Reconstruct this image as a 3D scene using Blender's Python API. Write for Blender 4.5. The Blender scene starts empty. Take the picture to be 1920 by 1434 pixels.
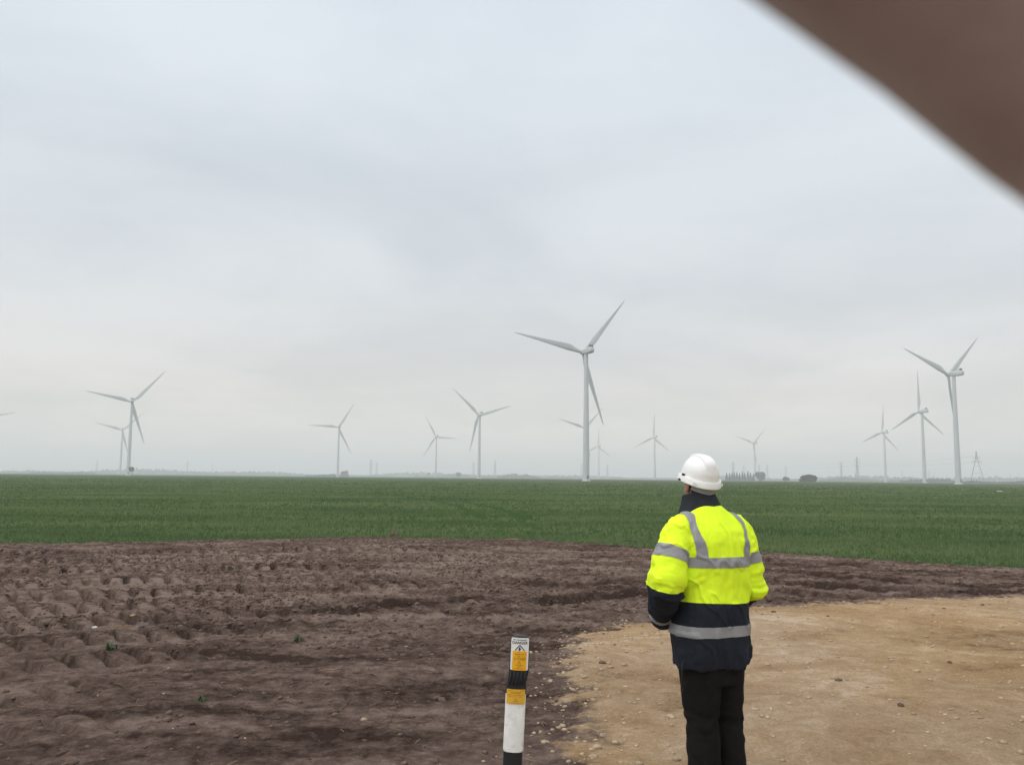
import bpy, math, random
import numpy as np
from mathutils import Vector, Matrix, Euler

random.seed(7)
RNG = np.random.default_rng(11)
C = bpy.context.scene.collection
SC = bpy.context.scene
R = math.radians

# ------------------------------------------------------------------ camera
CAM_H, PITCH, ROLL, FPX = 1.74, math.atan(178 / 1630), 0.0097, 1630.0
F_ = Vector((0, math.cos(PITCH), math.sin(PITCH)))
U0 = Vector((0, -math.sin(PITCH), math.cos(PITCH)))
R0 = Vector((1, 0, 0))
RT = R0 * math.cos(ROLL) + U0 * math.sin(ROLL)
UP = -R0 * math.sin(ROLL) + U0 * math.cos(ROLL)
CAM = Vector((0, 0, CAM_H))
cd = bpy.data.cameras.new('camera')
cam = bpy.data.objects.new('camera', cd)
C.objects.link(cam)
M3 = Matrix((RT, UP, -F_)).transposed()
cam.matrix_world = Matrix.Translation(CAM) @ M3.to_4x4()
cd.sensor_width = 36
cd.angle_x = 2 * math.atan(960 / FPX)
cd.clip_start, cd.clip_end = 0.004, 30000
cd.dof.use_dof = True
cd.dof.focus_distance = 9.0
cd.dof.aperture_fstop = 34
SC.camera = cam

# ------------------------------------------------------------------ sky, sun, exposure
SUN_EL, SUN_AZ = R(50), R(238)
W = bpy.data.worlds.new('World')
SC.world = W
W.use_nodes = True
nt = W.node_tree
nt.nodes.clear()
def N(nt, t, **kw):
    n = nt.nodes.new(t)
    for k, v in kw.items():
        if k.startswith('i_'):
            key = k[2:]
            n.inputs[int(key) if key.isdigit() else key].default_value = v
        else:
            setattr(n, k, v)
    return n
def LK(nt, a, b): nt.links.new(a, b)
def MATH(nt, op, a, b=None, clamp=False):
    n = nt.nodes.new('ShaderNodeMath'); n.operation = op; n.use_clamp = clamp
    for i, v in enumerate((a, b)):
        if v is None: continue
        if isinstance(v, (int, float)): n.inputs[i].default_value = v
        else: nt.links.new(v, n.inputs[i])
    return n.outputs[0]
def MIXC(nt, fac, a, b, blend='MIX'):
    n = nt.nodes.new('ShaderNodeMix'); n.data_type = 'RGBA'; n.blend_type = blend
    for s, v in ((n.inputs[0], fac), (n.inputs[6], a), (n.inputs[7], b)):
        if isinstance(v, (int, float)): s.default_value = v
        elif isinstance(v, tuple): s.default_value = (*v[:3], 1)
        else: nt.links.new(v, s)
    return n.outputs[2]
def RAMP(nt, fac, stops, interp='LINEAR'):
    n = nt.nodes.new('ShaderNodeValToRGB')
    n.color_ramp.interpolation = interp
    el = n.color_ramp.elements
    while len(el) < len(stops): el.new(0.5)
    for e, (p, c) in zip(el, stops):
        e.position = p
        e.color = (*c, 1) if isinstance(c, tuple) else (c, c, c, 1)
    nt.links.new(fac, n.inputs[0])
    return n.outputs[0]

sky = N(nt, 'ShaderNodeTexSky', sky_type='NISHITA', sun_disc=False)
sky.sun_elevation, sky.sun_rotation = SUN_EL, SUN_AZ
sky.dust_density = 3.0
tc = N(nt, 'ShaderNodeTexCoord')
sep = N(nt, 'ShaderNodeSeparateXYZ'); LK(nt, tc.outputs['Generated'], sep.inputs[0])
zc = MATH(nt, 'MAXIMUM', sep.outputs[2], 0.0)
# cloud deck: noise on the plane the view direction meets
den = MATH(nt, 'ADD', zc, 0.16)
px_ = MATH(nt, 'DIVIDE', sep.outputs[0], den)
py_ = MATH(nt, 'DIVIDE', sep.outputs[1], den)
cmb = N(nt, 'ShaderNodeCombineXYZ'); LK(nt, px_, cmb.inputs[0]); LK(nt, py_, cmb.inputs[1])
n1 = N(nt, 'ShaderNodeTexNoise', i_Scale=0.75, i_Detail=5.0, i_Roughness=0.52, i_Distortion=0.5)
mp = N(nt, 'ShaderNodeMapping'); mp.inputs['Location'].default_value = (3.4, 1.3, 0)
LK(nt, cmb.outputs[0], mp.inputs[0]); LK(nt, mp.outputs[0], n1.inputs['Vector'])
n2 = N(nt, 'ShaderNodeTexNoise', i_Scale=1.9, i_Detail=6.0, i_Roughness=0.6, i_Distortion=0.3)
LK(nt, mp.outputs[0], n2.inputs['Vector'])
cl = MATH(nt, 'ADD', MATH(nt, 'MULTIPLY', n1.outputs[0], 0.72), MATH(nt, 'MULTIPLY', n2.outputs[0], 0.28))
cl = RAMP(nt, cl, [(0.33, 0.0), (0.66, 1.0)], 'EASE')
# overcast sky brightens towards the zenith
grad = RAMP(nt, zc, [(0.0, (8.9, 8.25, 7.6)), (0.09, (8.15, 7.75, 7.4)), (0.2, (7.25, 7.5, 7.75)), (0.34, (7.1, 7.6, 8.0)), (0.5, (7.7, 8.3, 8.9)), (1.0, (14.6, 15.0, 15.4))])
cloud = MIXC(nt, cl, (0.868, 0.887, 0.912), (1.055, 1.058, 1.06))
cc = MIXC(nt, 1.0, grad, cloud, 'MULTIPLY')
mixs = MIXC(nt, 0.94, sky.outputs[0], cc)
bg = N(nt, 'ShaderNodeBackground', i_Strength=0.1)
LK(nt, mixs, bg.inputs[0])
wo = N(nt, 'ShaderNodeOutputWorld'); LK(nt, bg.outputs[0], wo.inputs[0])

sd = bpy.data.lights.new('sun', 'SUN')
sd.energy, sd.angle, sd.color = 1.5, R(75), (1.0, 0.97, 0.93)
sun = bpy.data.objects.new('sun', sd); C.objects.link(sun)
sdir = Vector((math.sin(SUN_AZ) * math.cos(SUN_EL), math.cos(SUN_AZ) * math.cos(SUN_EL), math.sin(SUN_EL)))
sun.rotation_euler = (-sdir).to_track_quat('-Z', 'Y').to_euler()
sun.location = sdir * 60

SC.view_settings.view_transform = 'Standard'
SC.view_settings.look = 'None'
SC.view_settings.exposure = 0.07
SC.view_settings.gamma = 1.0
SC.view_settings.use_curve_mapping = False
SC.render.engine = 'CYCLES'
SC.cycles.volume_bounces = 3
SC.cycles.max_bounces = 6
SC.cycles.use_denoising = True

HAZE_DENSITY = 0.00042

# ------------------------------------------------------------------ helpers
def ray(px, py):
    return (F_ + RT * ((px - 960) / FPX) + UP * ((717 - py) / FPX))
def gp(px, py):
    """point of the ground seen at a place in the photograph"""
    d = ray(px, py); t = -CAM_H / d.z
    return (d.x * t, d.y * t)
def hz(px): return 885.7 + 0.0097 * px
def bearing(px, dist):
    d = ray(px, hz(px)); l = math.hypot(d.x, d.y)
    return (d.x / l * dist, d.y / l * dist)

def tag(o, label=None, cat=None, group=None, kind=None):
    if label: o['label'] = label
    if cat: o['category'] = cat
    if group: o['group'] = group
    if kind: o['kind'] = kind
    return o
def empty(name, loc=(0, 0, 0), rz=0.0):
    o = bpy.data.objects.new(name, None); C.objects.link(o)
    o.location = loc; o.rotation_euler = (0, 0, rz); o.empty_display_size = 0.2
    return o
def meshobj(name, V, Fc, mat, parent=None, smooth=True, autosmooth=None):
    me = bpy.data.meshes.new(name)
    if isinstance(V, np.ndarray) and isinstance(Fc, np.ndarray):
        n, k = Fc.shape
        me.vertices.add(len(V)); me.vertices.foreach_set('co', np.ascontiguousarray(V, dtype=np.float32).ravel())
        me.loops.add(n * k); me.loops.foreach_set('vertex_index', np.ascontiguousarray(Fc, dtype=np.int32).ravel())
        me.polygons.add(n); me.polygons.foreach_set('loop_start', np.arange(0, n * k, k, dtype=np.int32))
        me.update(calc_edges=True)
    else:
        me.from_pydata([tuple(v) for v in V], [], [tuple(f) for f in Fc])
    me.validate(); me.update()
    if smooth and len(me.polygons):
        me.polygons.foreach_set('use_smooth', np.ones(len(me.polygons), dtype=bool))
    if autosmooth is not None:
        me.set_sharp_from_angle(angle=R(autosmooth))
    me.materials.append(mat)
    o = bpy.data.objects.new(name, me); C.objects.link(o)
    if parent is not None: o.parent = parent
    return o
def copy_tree(o, parent=None):
    c = o.copy(); C.objects.link(c)
    c.parent = parent
    for ch in list(o.children): copy_tree(ch, c)
    return c

class MB:
    def __init__(s): s.v = []; s.f = []
    def add(s, V, Fc):
        b = len(s.v); s.v += [tuple(v) for v in V]; s.f += [tuple(i + b for i in f) for f in Fc]; return s
    def box(s, c, d, M=None):
        x, y, z = d[0] / 2, d[1] / 2, d[2] / 2
        V = [Vector((sx * x, sy * y, sz * z)) for sx in (-1, 1) for sy in (-1, 1) for sz in (-1, 1)]
        if M is not None: V = [M @ v for v in V]
        V = [v + Vector(c) for v in V]
        return s.add(V, [(0, 1, 3, 2), (4, 6, 7, 5), (0, 4, 5, 1), (2, 3, 7, 6), (0, 2, 6, 4), (1, 5, 7, 3)])
    def bar(s, a, b, w, h=None):
        a, b = Vector(a), Vector(b); d = b - a
        q = d.to_track_quat('Z', 'Y').to_matrix()
        return s.box((a + b) / 2, (w, h or w, d.length), q)
    def tube(s, pts, rad, n=12, caps=True):
        V, Fc = tube(pts, rad, n, caps); return s.add(V, Fc)
    def loft(s, rings, caps=True):
        V, Fc = loft(rings, caps); return s.add(V, Fc)
    def ell(s, c, r, n=16, m=10, M=None):
        V, Fc = ellipsoid(c, r, n, m, M); return s.add(V, Fc)
    def build(s, name, mat, parent=None, smooth=True, autosmooth=None):
        return meshobj(name, s.v, s.f, mat, parent, smooth, autosmooth)

def loft(rings, caps=True):
    n = len(rings[0]); V = []; Fc = []
    for r in rings: V += [tuple(p) for p in r]
    for i in range(len(rings) - 1):
        for j in range(n):
            a = i * n + j; b = i * n + (j + 1) % n
            Fc.append((a, b, b + n, a + n))
    if caps:
        for i, flip in ((0, True), (len(rings) - 1, False)):
            c = tuple(np.mean(np.array([tuple(p) for p in rings[i]]), axis=0)); V.append(c); k = len(V) - 1
            for j in range(n):
                a = i * n + j; b = i * n + (j + 1) % n
                Fc.append((b, a, k) if flip else (a, b, k))
    return V, Fc
def catmull(pts, rad, sub):
    P = [np.array(p, float) for p in pts]; out = []; ro = []
    for i in range(len(P) - 1):
        p0 = P[max(i - 1, 0)]; p1 = P[i]; p2 = P[i + 1]; p3 = P[min(i + 2, len(P) - 1)]
        for k in range(sub):
            t = k / sub
            out.append(0.5 * ((2 * p1) + (-p0 + p2) * t + (2 * p0 - 5 * p1 + 4 * p2 - p3) * t * t + (-p0 + 3 * p1 - 3 * p2 + p3) * t ** 3))
            ro.append(rad[i] * (1 - t) + rad[i + 1] * t)
    out.append(P[-1]); ro.append(rad[-1])
    return out, ro
def tube(pts, rad, n=12, caps=True, round_ends=False):
    P = [Vector(p) for p in pts]
    if isinstance(rad, (int, float)): rad = [rad] * len(P)
    rad = list(rad)
    if round_ends:
        d0 = (P[0] - P[1]).normalized(); d1 = (P[-1] - P[-2]).normalized()
        r0, r1 = rad[0], rad[-1]
        A = [(P[0] + d0 * r0 * math.sin(a), r0 * math.cos(a)) for a in (1.45, 1.1, 0.75, 0.38)]
        B = [(P[-1] + d1 * r1 * math.sin(a), r1 * math.cos(a)) for a in (0.38, 0.75, 1.1, 1.45)]
        P = [a for a, _ in A] + P + [b for b, _ in B]
        rad = [r for _, r in A] + rad + [r for _, r in B]
    rings = []; nrm = None
    for i, p in enumerate(P):
        t = (P[min(i + 1, len(P) - 1)] - P[max(i - 1, 0)]).normalized()
        if nrm is None:
            nrm = t.orthogonal().normalized()
        else:
            nrm = (nrm - t * nrm.dot(t)).normalized()
        b = t.cross(nrm)
        rings.append([p + nrm * (math.cos(2 * math.pi * k / n) * rad[i]) + b * (math.sin(2 * math.pi * k / n) * rad[i]) for k in range(n)])
    return loft(rings, caps)
def ellipsoid(c, r, n=16, m=10, M=None):
    rings = []
    for i in range(1, m):
        a = math.pi * i / m
        ring = []
        for k in range(n):
            v = Vector((r[0] * math.sin(a) * math.cos(2 * math.pi * k / n), r[1] * math.sin(a) * math.sin(2 * math.pi * k / n), -r[2] * math.cos(a)))
            if M is not None: v = M @ v
            ring.append(v + Vector(c))
        rings.append(ring)
    return loft(rings, True)
def remesh(mb, voxel, smooth=4, fac=0.5):
    me = bpy.data.meshes.new('tmp'); me.from_pydata(mb.v, [], mb.f); me.update()
    o = bpy.data.objects.new('tmp', me); C.objects.link(o)
    m = o.modifiers.new('r', 'REMESH'); m.mode = 'VOXEL'; m.voxel_size = voxel
    if smooth:
        s = o.modifiers.new('s', 'SMOOTH'); s.factor = fac; s.iterations = smooth
    t = o.modifiers.new('t', 'TRIANGULATE')
    dg = bpy.context.evaluated_depsgraph_get(); dg.update()
    ev = o.evaluated_get(dg); em = ev.to_mesh()
    V = np.empty(len(em.vertices) * 3, np.float32); em.vertices.foreach_get('co', V)
    Nn = np.empty(len(em.vertices) * 3, np.float32); em.vertices.foreach_get('normal', Nn)
    T = np.empty(len(em.polygons) * 3, np.int32); em.loops.foreach_get('vertex_index', T)
    ev.to_mesh_clear(); bpy.data.objects.remove(o); bpy.data.meshes.remove(me)
    return V.reshape(-1, 3).astype(float), Nn.reshape(-1, 3).astype(float), T.reshape(-1, 3)
def clip(A, T, f):
    """the part of a triangle mesh where the vertex field f is positive; A holds one row of data per vertex"""
    A = np.asarray(A); s = f >= 0
    c = s[T].sum(1)
    keep = [tuple(t) for t in T[c == 3]]
    rows = []; nb = len(A); cache = {}
    def cut(i, j):
        k = (min(i, j), max(i, j))
        if k not in cache:
            t = f[i] / (f[i] - f[j]); rows.append(A[i] * (1 - t) + A[j] * t); cache[k] = nb + len(rows) - 1
        return cache[k]
    for t in T[(c > 0) & (c < 3)]:
        poly = []
        for k in range(3):
            i, j = t[k], t[(k + 1) % 3]
            if s[i]: poly.append(i)
            if s[i] != s[j]: poly.append(cut(i, j))
        for k in range(1, len(poly) - 1): keep.append((poly[0], poly[k], poly[k + 1]))
    if rows: A = np.vstack([A, np.array(rows)])
    T2 = np.array(keep, dtype=np.int64).reshape(-1, 3)
    u, inv = np.unique(T2, return_inverse=True)
    return A[u], inv.reshape(-1, 3)

# value noise on the plane / in space
def hash2(ix, iy, seed):
    h = (ix.astype(np.int64) * 374761393 + iy.astype(np.int64) * 668265263 + seed * 1442695041) & 0xffffffff
    h = ((h ^ (h >> 13)) * 1274126177) & 0xffffffff
    return ((h ^ (h >> 16)) & 0xffff) / 65535.0
def vnoise(x, y, seed=0):
    ix, iy = np.floor(x), np.floor(y); fx, fy = x - ix, y - iy
    fx = fx * fx * (3 - 2 * fx); fy = fy * fy * (3 - 2 * fy)
    a = hash2(ix, iy, seed); b = hash2(ix + 1, iy, seed); c = hash2(ix, iy + 1, seed); d = hash2(ix + 1, iy + 1, seed)
    return (a * (1 - fx) + b * fx) * (1 - fy) + (c * (1 - fx) + d * fx) * fy - 0.5
def fbm(x, y, sc, oct=4, seed=0, gain=0.5):
    o = np.zeros_like(x); a = 1.0
    for k in range(oct):
        o += a * vnoise(x * sc + 17.3 * k, y * sc - 9.1 * k, seed + k); sc *= 2.03; a *= gain
    return o
def sstep(a, b, x):
    t = np.clip((x - a) / (b - a), 0, 1); return t * t * (3 - 2 * t)

# ------------------------------------------------------------------ materials
def new_mat(name):
    m = bpy.data.materials.new(name); m.use_nodes = True
    t = m.node_tree; t.nodes.clear()
    p = N(t, 'ShaderNodeBsdfPrincipled'); o = N(t, 'ShaderNodeOutputMaterial')
    LK(t, p.outputs[0], o.inputs[0])
    return m, t, p
def simple(name, col, rough=0.6, spec=0.4, var=0.1, scale=6.0, bump=0.0, bscale=60.0, detail=5.0, bdist=0.01):
    m, t, p = new_mat(name)
    tc = N(t, 'ShaderNodeTexCoord')
    n = N(t, 'ShaderNodeTexNoise', i_Scale=scale, i_Detail=detail, i_Roughness=0.6); LK(t, tc.outputs['Object'], n.inputs['Vector'])
    r = RAMP(t, n.outputs[0], [(0.3, 1 - var), (0.7, 1 + var)])
    c = MIXC(t, 1.0, tuple(col), r, 'MULTIPLY')
    LK(t, c, p.inputs['Base Color'])
    p.inputs['Roughness'].default_value = rough
    p.inputs['Specular IOR Level'].default_value = spec
    if bump:
        b = N(t, 'ShaderNodeTexNoise', i_Scale=bscale, i_Detail=4.0); LK(t, tc.outputs['Object'], b.inputs['Vector'])
        bn = N(t, 'ShaderNodeBump', i_Strength=bump, i_Distance=bdist); LK(t, b.outputs[0], bn.inputs['Height'])
        LK(t, bn.outputs[0], p.inputs['Normal'])
    return m

def ground_material():
    m, t, p = new_mat('earth')
    geo = N(t, 'ShaderNodeNewGeometry')
    P = geo.outputs['Position']
    def noise(sc, det=5.0, rough=0.6, dist=0.0, stretch=None):
        n = N(t, 'ShaderNodeTexNoise', i_Scale=sc, i_Detail=det, i_Roughness=rough, i_Distortion=dist)
        if stretch:
            mp = N(t, 'ShaderNodeMapping'); mp.inputs['Scale'].default_value = stretch
            mp.inputs['Rotation'].default_value = (0, 0, 0.12)
            LK(t, P, mp.inputs[0]); LK(t, mp.outputs[0], n.inputs['Vector'])
        else: LK(t, P, n.inputs['Vector'])
        return n.outputs[0]
    def attr(n): return N(t, 'ShaderNodeAttribute', attribute_name=n).outputs['Fac']
    pad, crop, moist = attr('pad'), attr('crop'), attr('moist')
    # soil
    a = noise(0.9, 6.0, 0.62, 0.3, (0.6, 1.5, 1)); b = noise(7.0, 6.0, 0.7); c = noise(38.0, 4.0, 0.7)
    wet = MATH(t, 'ADD', MATH(t, 'MULTIPLY', MATH(t, 'SUBTRACT', a, 0.5), 2.3), MATH(t, 'MULTIPLY', MATH(t, 'SUBTRACT', b, 0.5), 1.7))
    wet = MATH(t, 'ADD', wet, moist)
    soil = RAMP(t, MATH(t, 'ADD', wet, 0.0, True), [(0.12, (0.265, 0.195, 0.160)), (0.48, (0.155, 0.108, 0.087)), (0.85, (0.062, 0.040, 0.032))])
    soil = MIXC(t, 1.0, soil, RAMP(t, c, [(0.3, 0.80), (0.7, 1.2)]), 'MULTIPLY')
    straw = RAMP(t, noise(60.0, 2.0, 0.5, 0, (1.0, 0.25, 1)), [(0.70, 0.0), (0.74, 1.0)])
    soil = MIXC(t, MATH(t, 'MULTIPLY', straw, 0.45), soil, (0.24, 0.18, 0.12))
    # stone pad
    a2 = noise(0.6, 9.0, 0.72, 0.8, (0.8, 1.25, 1)); b2 = noise(4.0, 9.0, 0.78, 0.6); c2 = noise(45.0, 5.0, 0.75)
    sp = MATH(t, 'ADD', MATH(t, 'MULTIPLY', a2, 0.6), MATH(t, 'MULTIPLY', b2, 0.4))
    sand = RAMP(t, sp, [(0.36, (0.23, 0.150, 0.088)), (0.44, (0.42, 0.290, 0.175)), (0.53, (0.53, 0.385, 0.250)), (0.62, (0.69, 0.55, 0.415))])
    sand = MIXC(t, 1.0, sand, RAMP(t, c2, [(0.28, 0.74), (0.72, 1.24)]), 'MULTIPLY')
    warm = RAMP(t, noise(0.28, 4.0, 0.6), [(0.42, 0.0), (0.60, 1.0)])
    sand = MIXC(t, warm, sand, MIXC(t, 1.0, sand, (0.97, 0.90, 0.79), 'MULTIPLY'))
    fleck = N(t, 'ShaderNodeTexVoronoi', i_Scale=26.0); LK(t, P, fleck.inputs['Vector'])
    fl = MATH(t, 'MULTIPLY', RAMP(t, fleck.outputs['Distance'], [(0.10, 1.0), (0.22, 0.0)]), RAMP(t, noise(2.2, 3.0), [(0.45, 0.0), (0.62, 1.0)]))
    sand = MIXC(t, MATH(t, 'MULTIPLY', fl, 0.4), sand, (0.46, 0.36, 0.24))
    # edge between the two, broken by noise
    e = MATH(t, 'ADD', pad, MATH(t, 'MULTIPLY', MATH(t, 'SUBTRACT', noise(2.0, 9.0, 0.76), 0.5), 2.4))
    e = RAMP(t, e, [(0.36, 0.0), (0.64, 1.0)])
    col = MIXC(t, e, soil, sand)
    # crop seen from far off
    sepp = N(t, 'ShaderNodeSeparateXYZ'); LK(t, P, sepp.inputs[0])
    g1 = noise(0.05, 6.0, 0.65, 0.2, (0.5, 1.2, 1)); g2 = noise(1.1, 7.0, 0.75, 0, (0.6, 1.6, 1))
    gg = MATH(t, 'ADD', MATH(t, 'MULTIPLY', g1, 0.55), MATH(t, 'MULTIPLY', g2, 0.45))
    green = RAMP(t, gg, [(0.32, (0.034, 0.066, 0.022)), (0.5, (0.050, 0.086, 0.029)), (0.68, (0.074, 0.110, 0.038))])
    # bare strips where the turbine tracks cross the field
    yb = MATH(t, 'MULTIPLY', RAMP(t, MATH(t, 'MULTIPLY', sepp.outputs[1], 0.001), [(0.10, 0.0), (0.15, 1.0), (0.5, 1.0), (0.56, 0.0)]),
              RAMP(t, MATH(t, 'ADD', MATH(t, 'MULTIPLY', sepp.outputs[0], 0.005), 0.5), [(0.40, 0.0), (0.6, 1.0)]))
    bare = MATH(t, 'MULTIPLY', yb, RAMP(t, noise(0.022, 5.0, 0.65, 0, (0.35, 1.4, 1)), [(0.52, 0.0), (0.60, 1.0)]))
    green = MIXC(t, MATH(t, 'MULTIPLY', bare, 0.75), green, (0.15, 0.105, 0.07))
    ce = RAMP(t, MATH(t, 'ADD', crop, MATH(t, 'MULTIPLY', MATH(t, 'SUBTRACT', noise(3.0, 6.0, 0.7), 0.5), 0.9)), [(0.40, 0.0), (0.62, 1.0)])
    col = MIXC(t, ce, col, green)
    LK(t, col, p.inputs['Base Color'])
    p.inputs['Roughness'].default_value = 0.95
    p.inputs['Specular IOR Level'].default_value = 0.0
    h = MATH(t, 'ADD', MATH(t, 'MULTIPLY', noise(11.0, 9.0, 0.78), 0.065), MATH(t, 'MULTIPLY', noise(60.0, 6.0, 0.75), 0.020))
    # drying cracks
    vor = N(t, 'ShaderNodeTexVoronoi', feature='DISTANCE_TO_EDGE', i_Scale=2.3)
    dv = N(t, 'ShaderNodeVectorMath', operation='ADD')
    nz = N(t, 'ShaderNodeTexNoise', i_Scale=5.0, i_Detail=4.0); LK(t, P, nz.inputs['Vector'])
    sc_ = N(t, 'ShaderNodeVectorMath', operation='SCALE'); sc_.inputs['Scale'].default_value = 0.35
    LK(t, nz.outputs['Color'], sc_.inputs[0]); LK(t, P, dv.inputs[0]); LK(t, sc_.outputs[0], dv.inputs[1]); LK(t, dv.outputs[0], vor.inputs['Vector'])
    crack = MATH(t, 'MULTIPLY', RAMP(t, vor.outputs['Distance'], [(0.0, 1.0), (0.022, 0.0)]), attr('crack'))
    h = MATH(t, 'SUBTRACT', h, MATH(t, 'MULTIPLY', crack, 0.03))
    bn = N(t, 'ShaderNodeBump', i_Strength=1.0, i_Distance=1.0); LK(t, h, bn.inputs['Height'])
    LK(t, bn.outputs[0], p.inputs['Normal'])
    return m

MAT = {}
MAT['earth'] = ground_material()
MAT['turbine'] = simple('turbine paint', (0.52, 0.535, 0.545), 0.5, 0.4, 0.04, 0.15)
MAT['cooler'] = simple('cooler grille', (0.10, 0.11, 0.12), 0.7)
MAT['galv'] = simple('galvanised steel', (0.20, 0.21, 0.21), 0.6, 0.4, 0.1, 1.0)
MAT['hivis'] = simple('high visibility fabric', (0.76, 1.0, 0.03), 0.75, 0.15, 0.05, 9.0, 0.25, 260.0, bdist=0.002)
MAT['navy'] = simple('navy fabric', (0.012, 0.015, 0.024), 0.8, 0.22, 0.25, 9.0, 0.3, 260.0, bdist=0.002)
MAT['collar'] = simple('dark collar fabric', (0.020, 0.022, 0.026), 0.85, 0.2, 0.25, 14.0, 0.4, 300.0, bdist=0.002)
MAT['tape'] = simple('reflective tape', (0.27, 0.27, 0.275), 0.5, 0.35, 0.07, 18.0, 0.15, 300.0, bdist=0.001)
MAT['seam'] = simple('yellow stitching', (0.42, 0.56, 0.01), 0.8, 0.1)
MAT['trouser'] = simple('black trouser cloth', (0.006, 0.0055, 0.0055), 0.9, 0.2, 0.25, 9.0, 0.3, 220.0, bdist=0.002)
MAT['skin'] = simple('skin', (0.46, 0.25, 0.18), 0.55, 0.35, 0.12, 22.0, 0.2, 180.0, bdist=0.002)
MAT['hand'] = simple('finger skin', (0.55, 0.41, 0.355), 0.6, 0.3, 0.10, 60.0, 0.2, 700.0, bdist=0.0006)
MAT['hair'] = simple('dark brown hair', (0.035, 0.022, 0.016), 0.7, 0.3, 0.4, 60.0, 0.6, 200.0, bdist=0.004)
MAT['helmet'] = simple('white helmet plastic', (0.83, 0.83, 0.80), 0.35, 0.45, 0.03, 8.0)
MAT['liner'] = simple('grey liner', (0.26, 0.26, 0.27), 0.8, 0.2, 0.1, 20.0)
MAT['black'] = simple('black rubber', (0.016, 0.016, 0.018), 0.55, 0.35, 0.3, 12.0, 0.2, 120.0, bdist=0.002)
MAT['white'] = simple('white plastic', (0.82, 0.81, 0.77), 0.45, 0.4, 0.10, 14.0, 0.05, 90.0)
def grime(name, dirt=(0.20, 0.14, 0.10), k=0.6):
    t = MAT[name].node_tree; p = [n for n in t.nodes if n.type == 'BSDF_PRINCIPLED'][0]
    src = p.inputs['Base Color'].links[0].from_socket
    tc = N(t, 'ShaderNodeTexCoord'); n = N(t, 'ShaderNodeTexNoise', i_Scale=26.0, i_Detail=9.0, i_Roughness=0.75); LK(t, tc.outputs['Object'], n.inputs['Vector'])
    n2 = N(t, 'ShaderNodeTexNoise', i_Scale=7.0, i_Detail=4.0); LK(t, tc.outputs['Object'], n2.inputs['Vector'])
    m = MATH(t, 'MULTIPLY', RAMP(t, n.outputs[0], [(0.54, 0.0), (0.70, 1.0)]), RAMP(t, n2.outputs[0], [(0.42, 0.15), (0.62, 1.0)]))
    LK(t, MIXC(t, MATH(t, 'MULTIPLY', m, k), src, dirt), p.inputs['Base Color'])
grime('white'); grime('black', (0.12, 0.10, 0.085), 0.7); grime('navy', (0.045, 0.042, 0.045), 0.5); grime('trouser', (0.035, 0.028, 0.023), 0.7)
MAT['label'] = simple('label white', (0.76, 0.75, 0.71), 0.5, 0.4, 0.05, 20.0)
MAT['yellow'] = simple('label amber', (0.80, 0.40, 0.012), 0.5, 0.4, 0.06, 20.0)
MAT['amber2'] = simple('label faded amber', (0.72, 0.40, 0.030), 0.5, 0.4, 0.08, 20.0)
MAT['ink'] = simple('print ink', (0.035, 0.034, 0.045), 0.6)
MAT['ink2'] = simple('faded print ink', (0.30, 0.16, 0.02), 0.6)
MAT['shoe'] = simple('black boot leather', (0.02, 0.018, 0.016), 0.5)
MAT['eye'] = simple('eye', (0.6, 0.58, 0.55), 0.2)
MAT['lip'] = simple('lip', (0.38, 0.16, 0.13), 0.5)
MAT['bark'] = simple('bark', (0.06, 0.05, 0.04), 0.9)
MAT['leaf'] = simple('far foliage', (0.055, 0.068, 0.040), 0.8, 0.2, 0.4, 0.4)
MAT['stone'] = simple('limestone', (0.37, 0.28, 0.19), 0.9, 0.2, 0.3, 12.0, 0.5, 60.0)
MAT['clod'] = simple('soil clod', (0.125, 0.086, 0.068), 0.95, 0.1, 0.4, 5.0, 0.5, 60.0)
MAT['stick'] = simple('weathered wood', (0.30, 0.18, 0.10), 0.9, 0.1, 0.2, 10.0)
MAT['straw'] = simple('dry straw', (0.30, 0.22, 0.13), 0.9, 0.1, 0.3, 10.0)
MAT['weed'] = simple('weed leaf', (0.062, 0.092, 0.042), 0.7, 0.3, 0.3, 30.0)
MAT['phone'] = simple('phone body', (0.03, 0.03, 0.032), 0.35)
MAT['jacket2'] = simple('dark jacket cloth', (0.03, 0.032, 0.04), 0.85, 0.2, 0.2, 9.0)
MAT['pale'] = simple('pale sacking', (0.46, 0.42, 0.36), 0.8)
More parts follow.
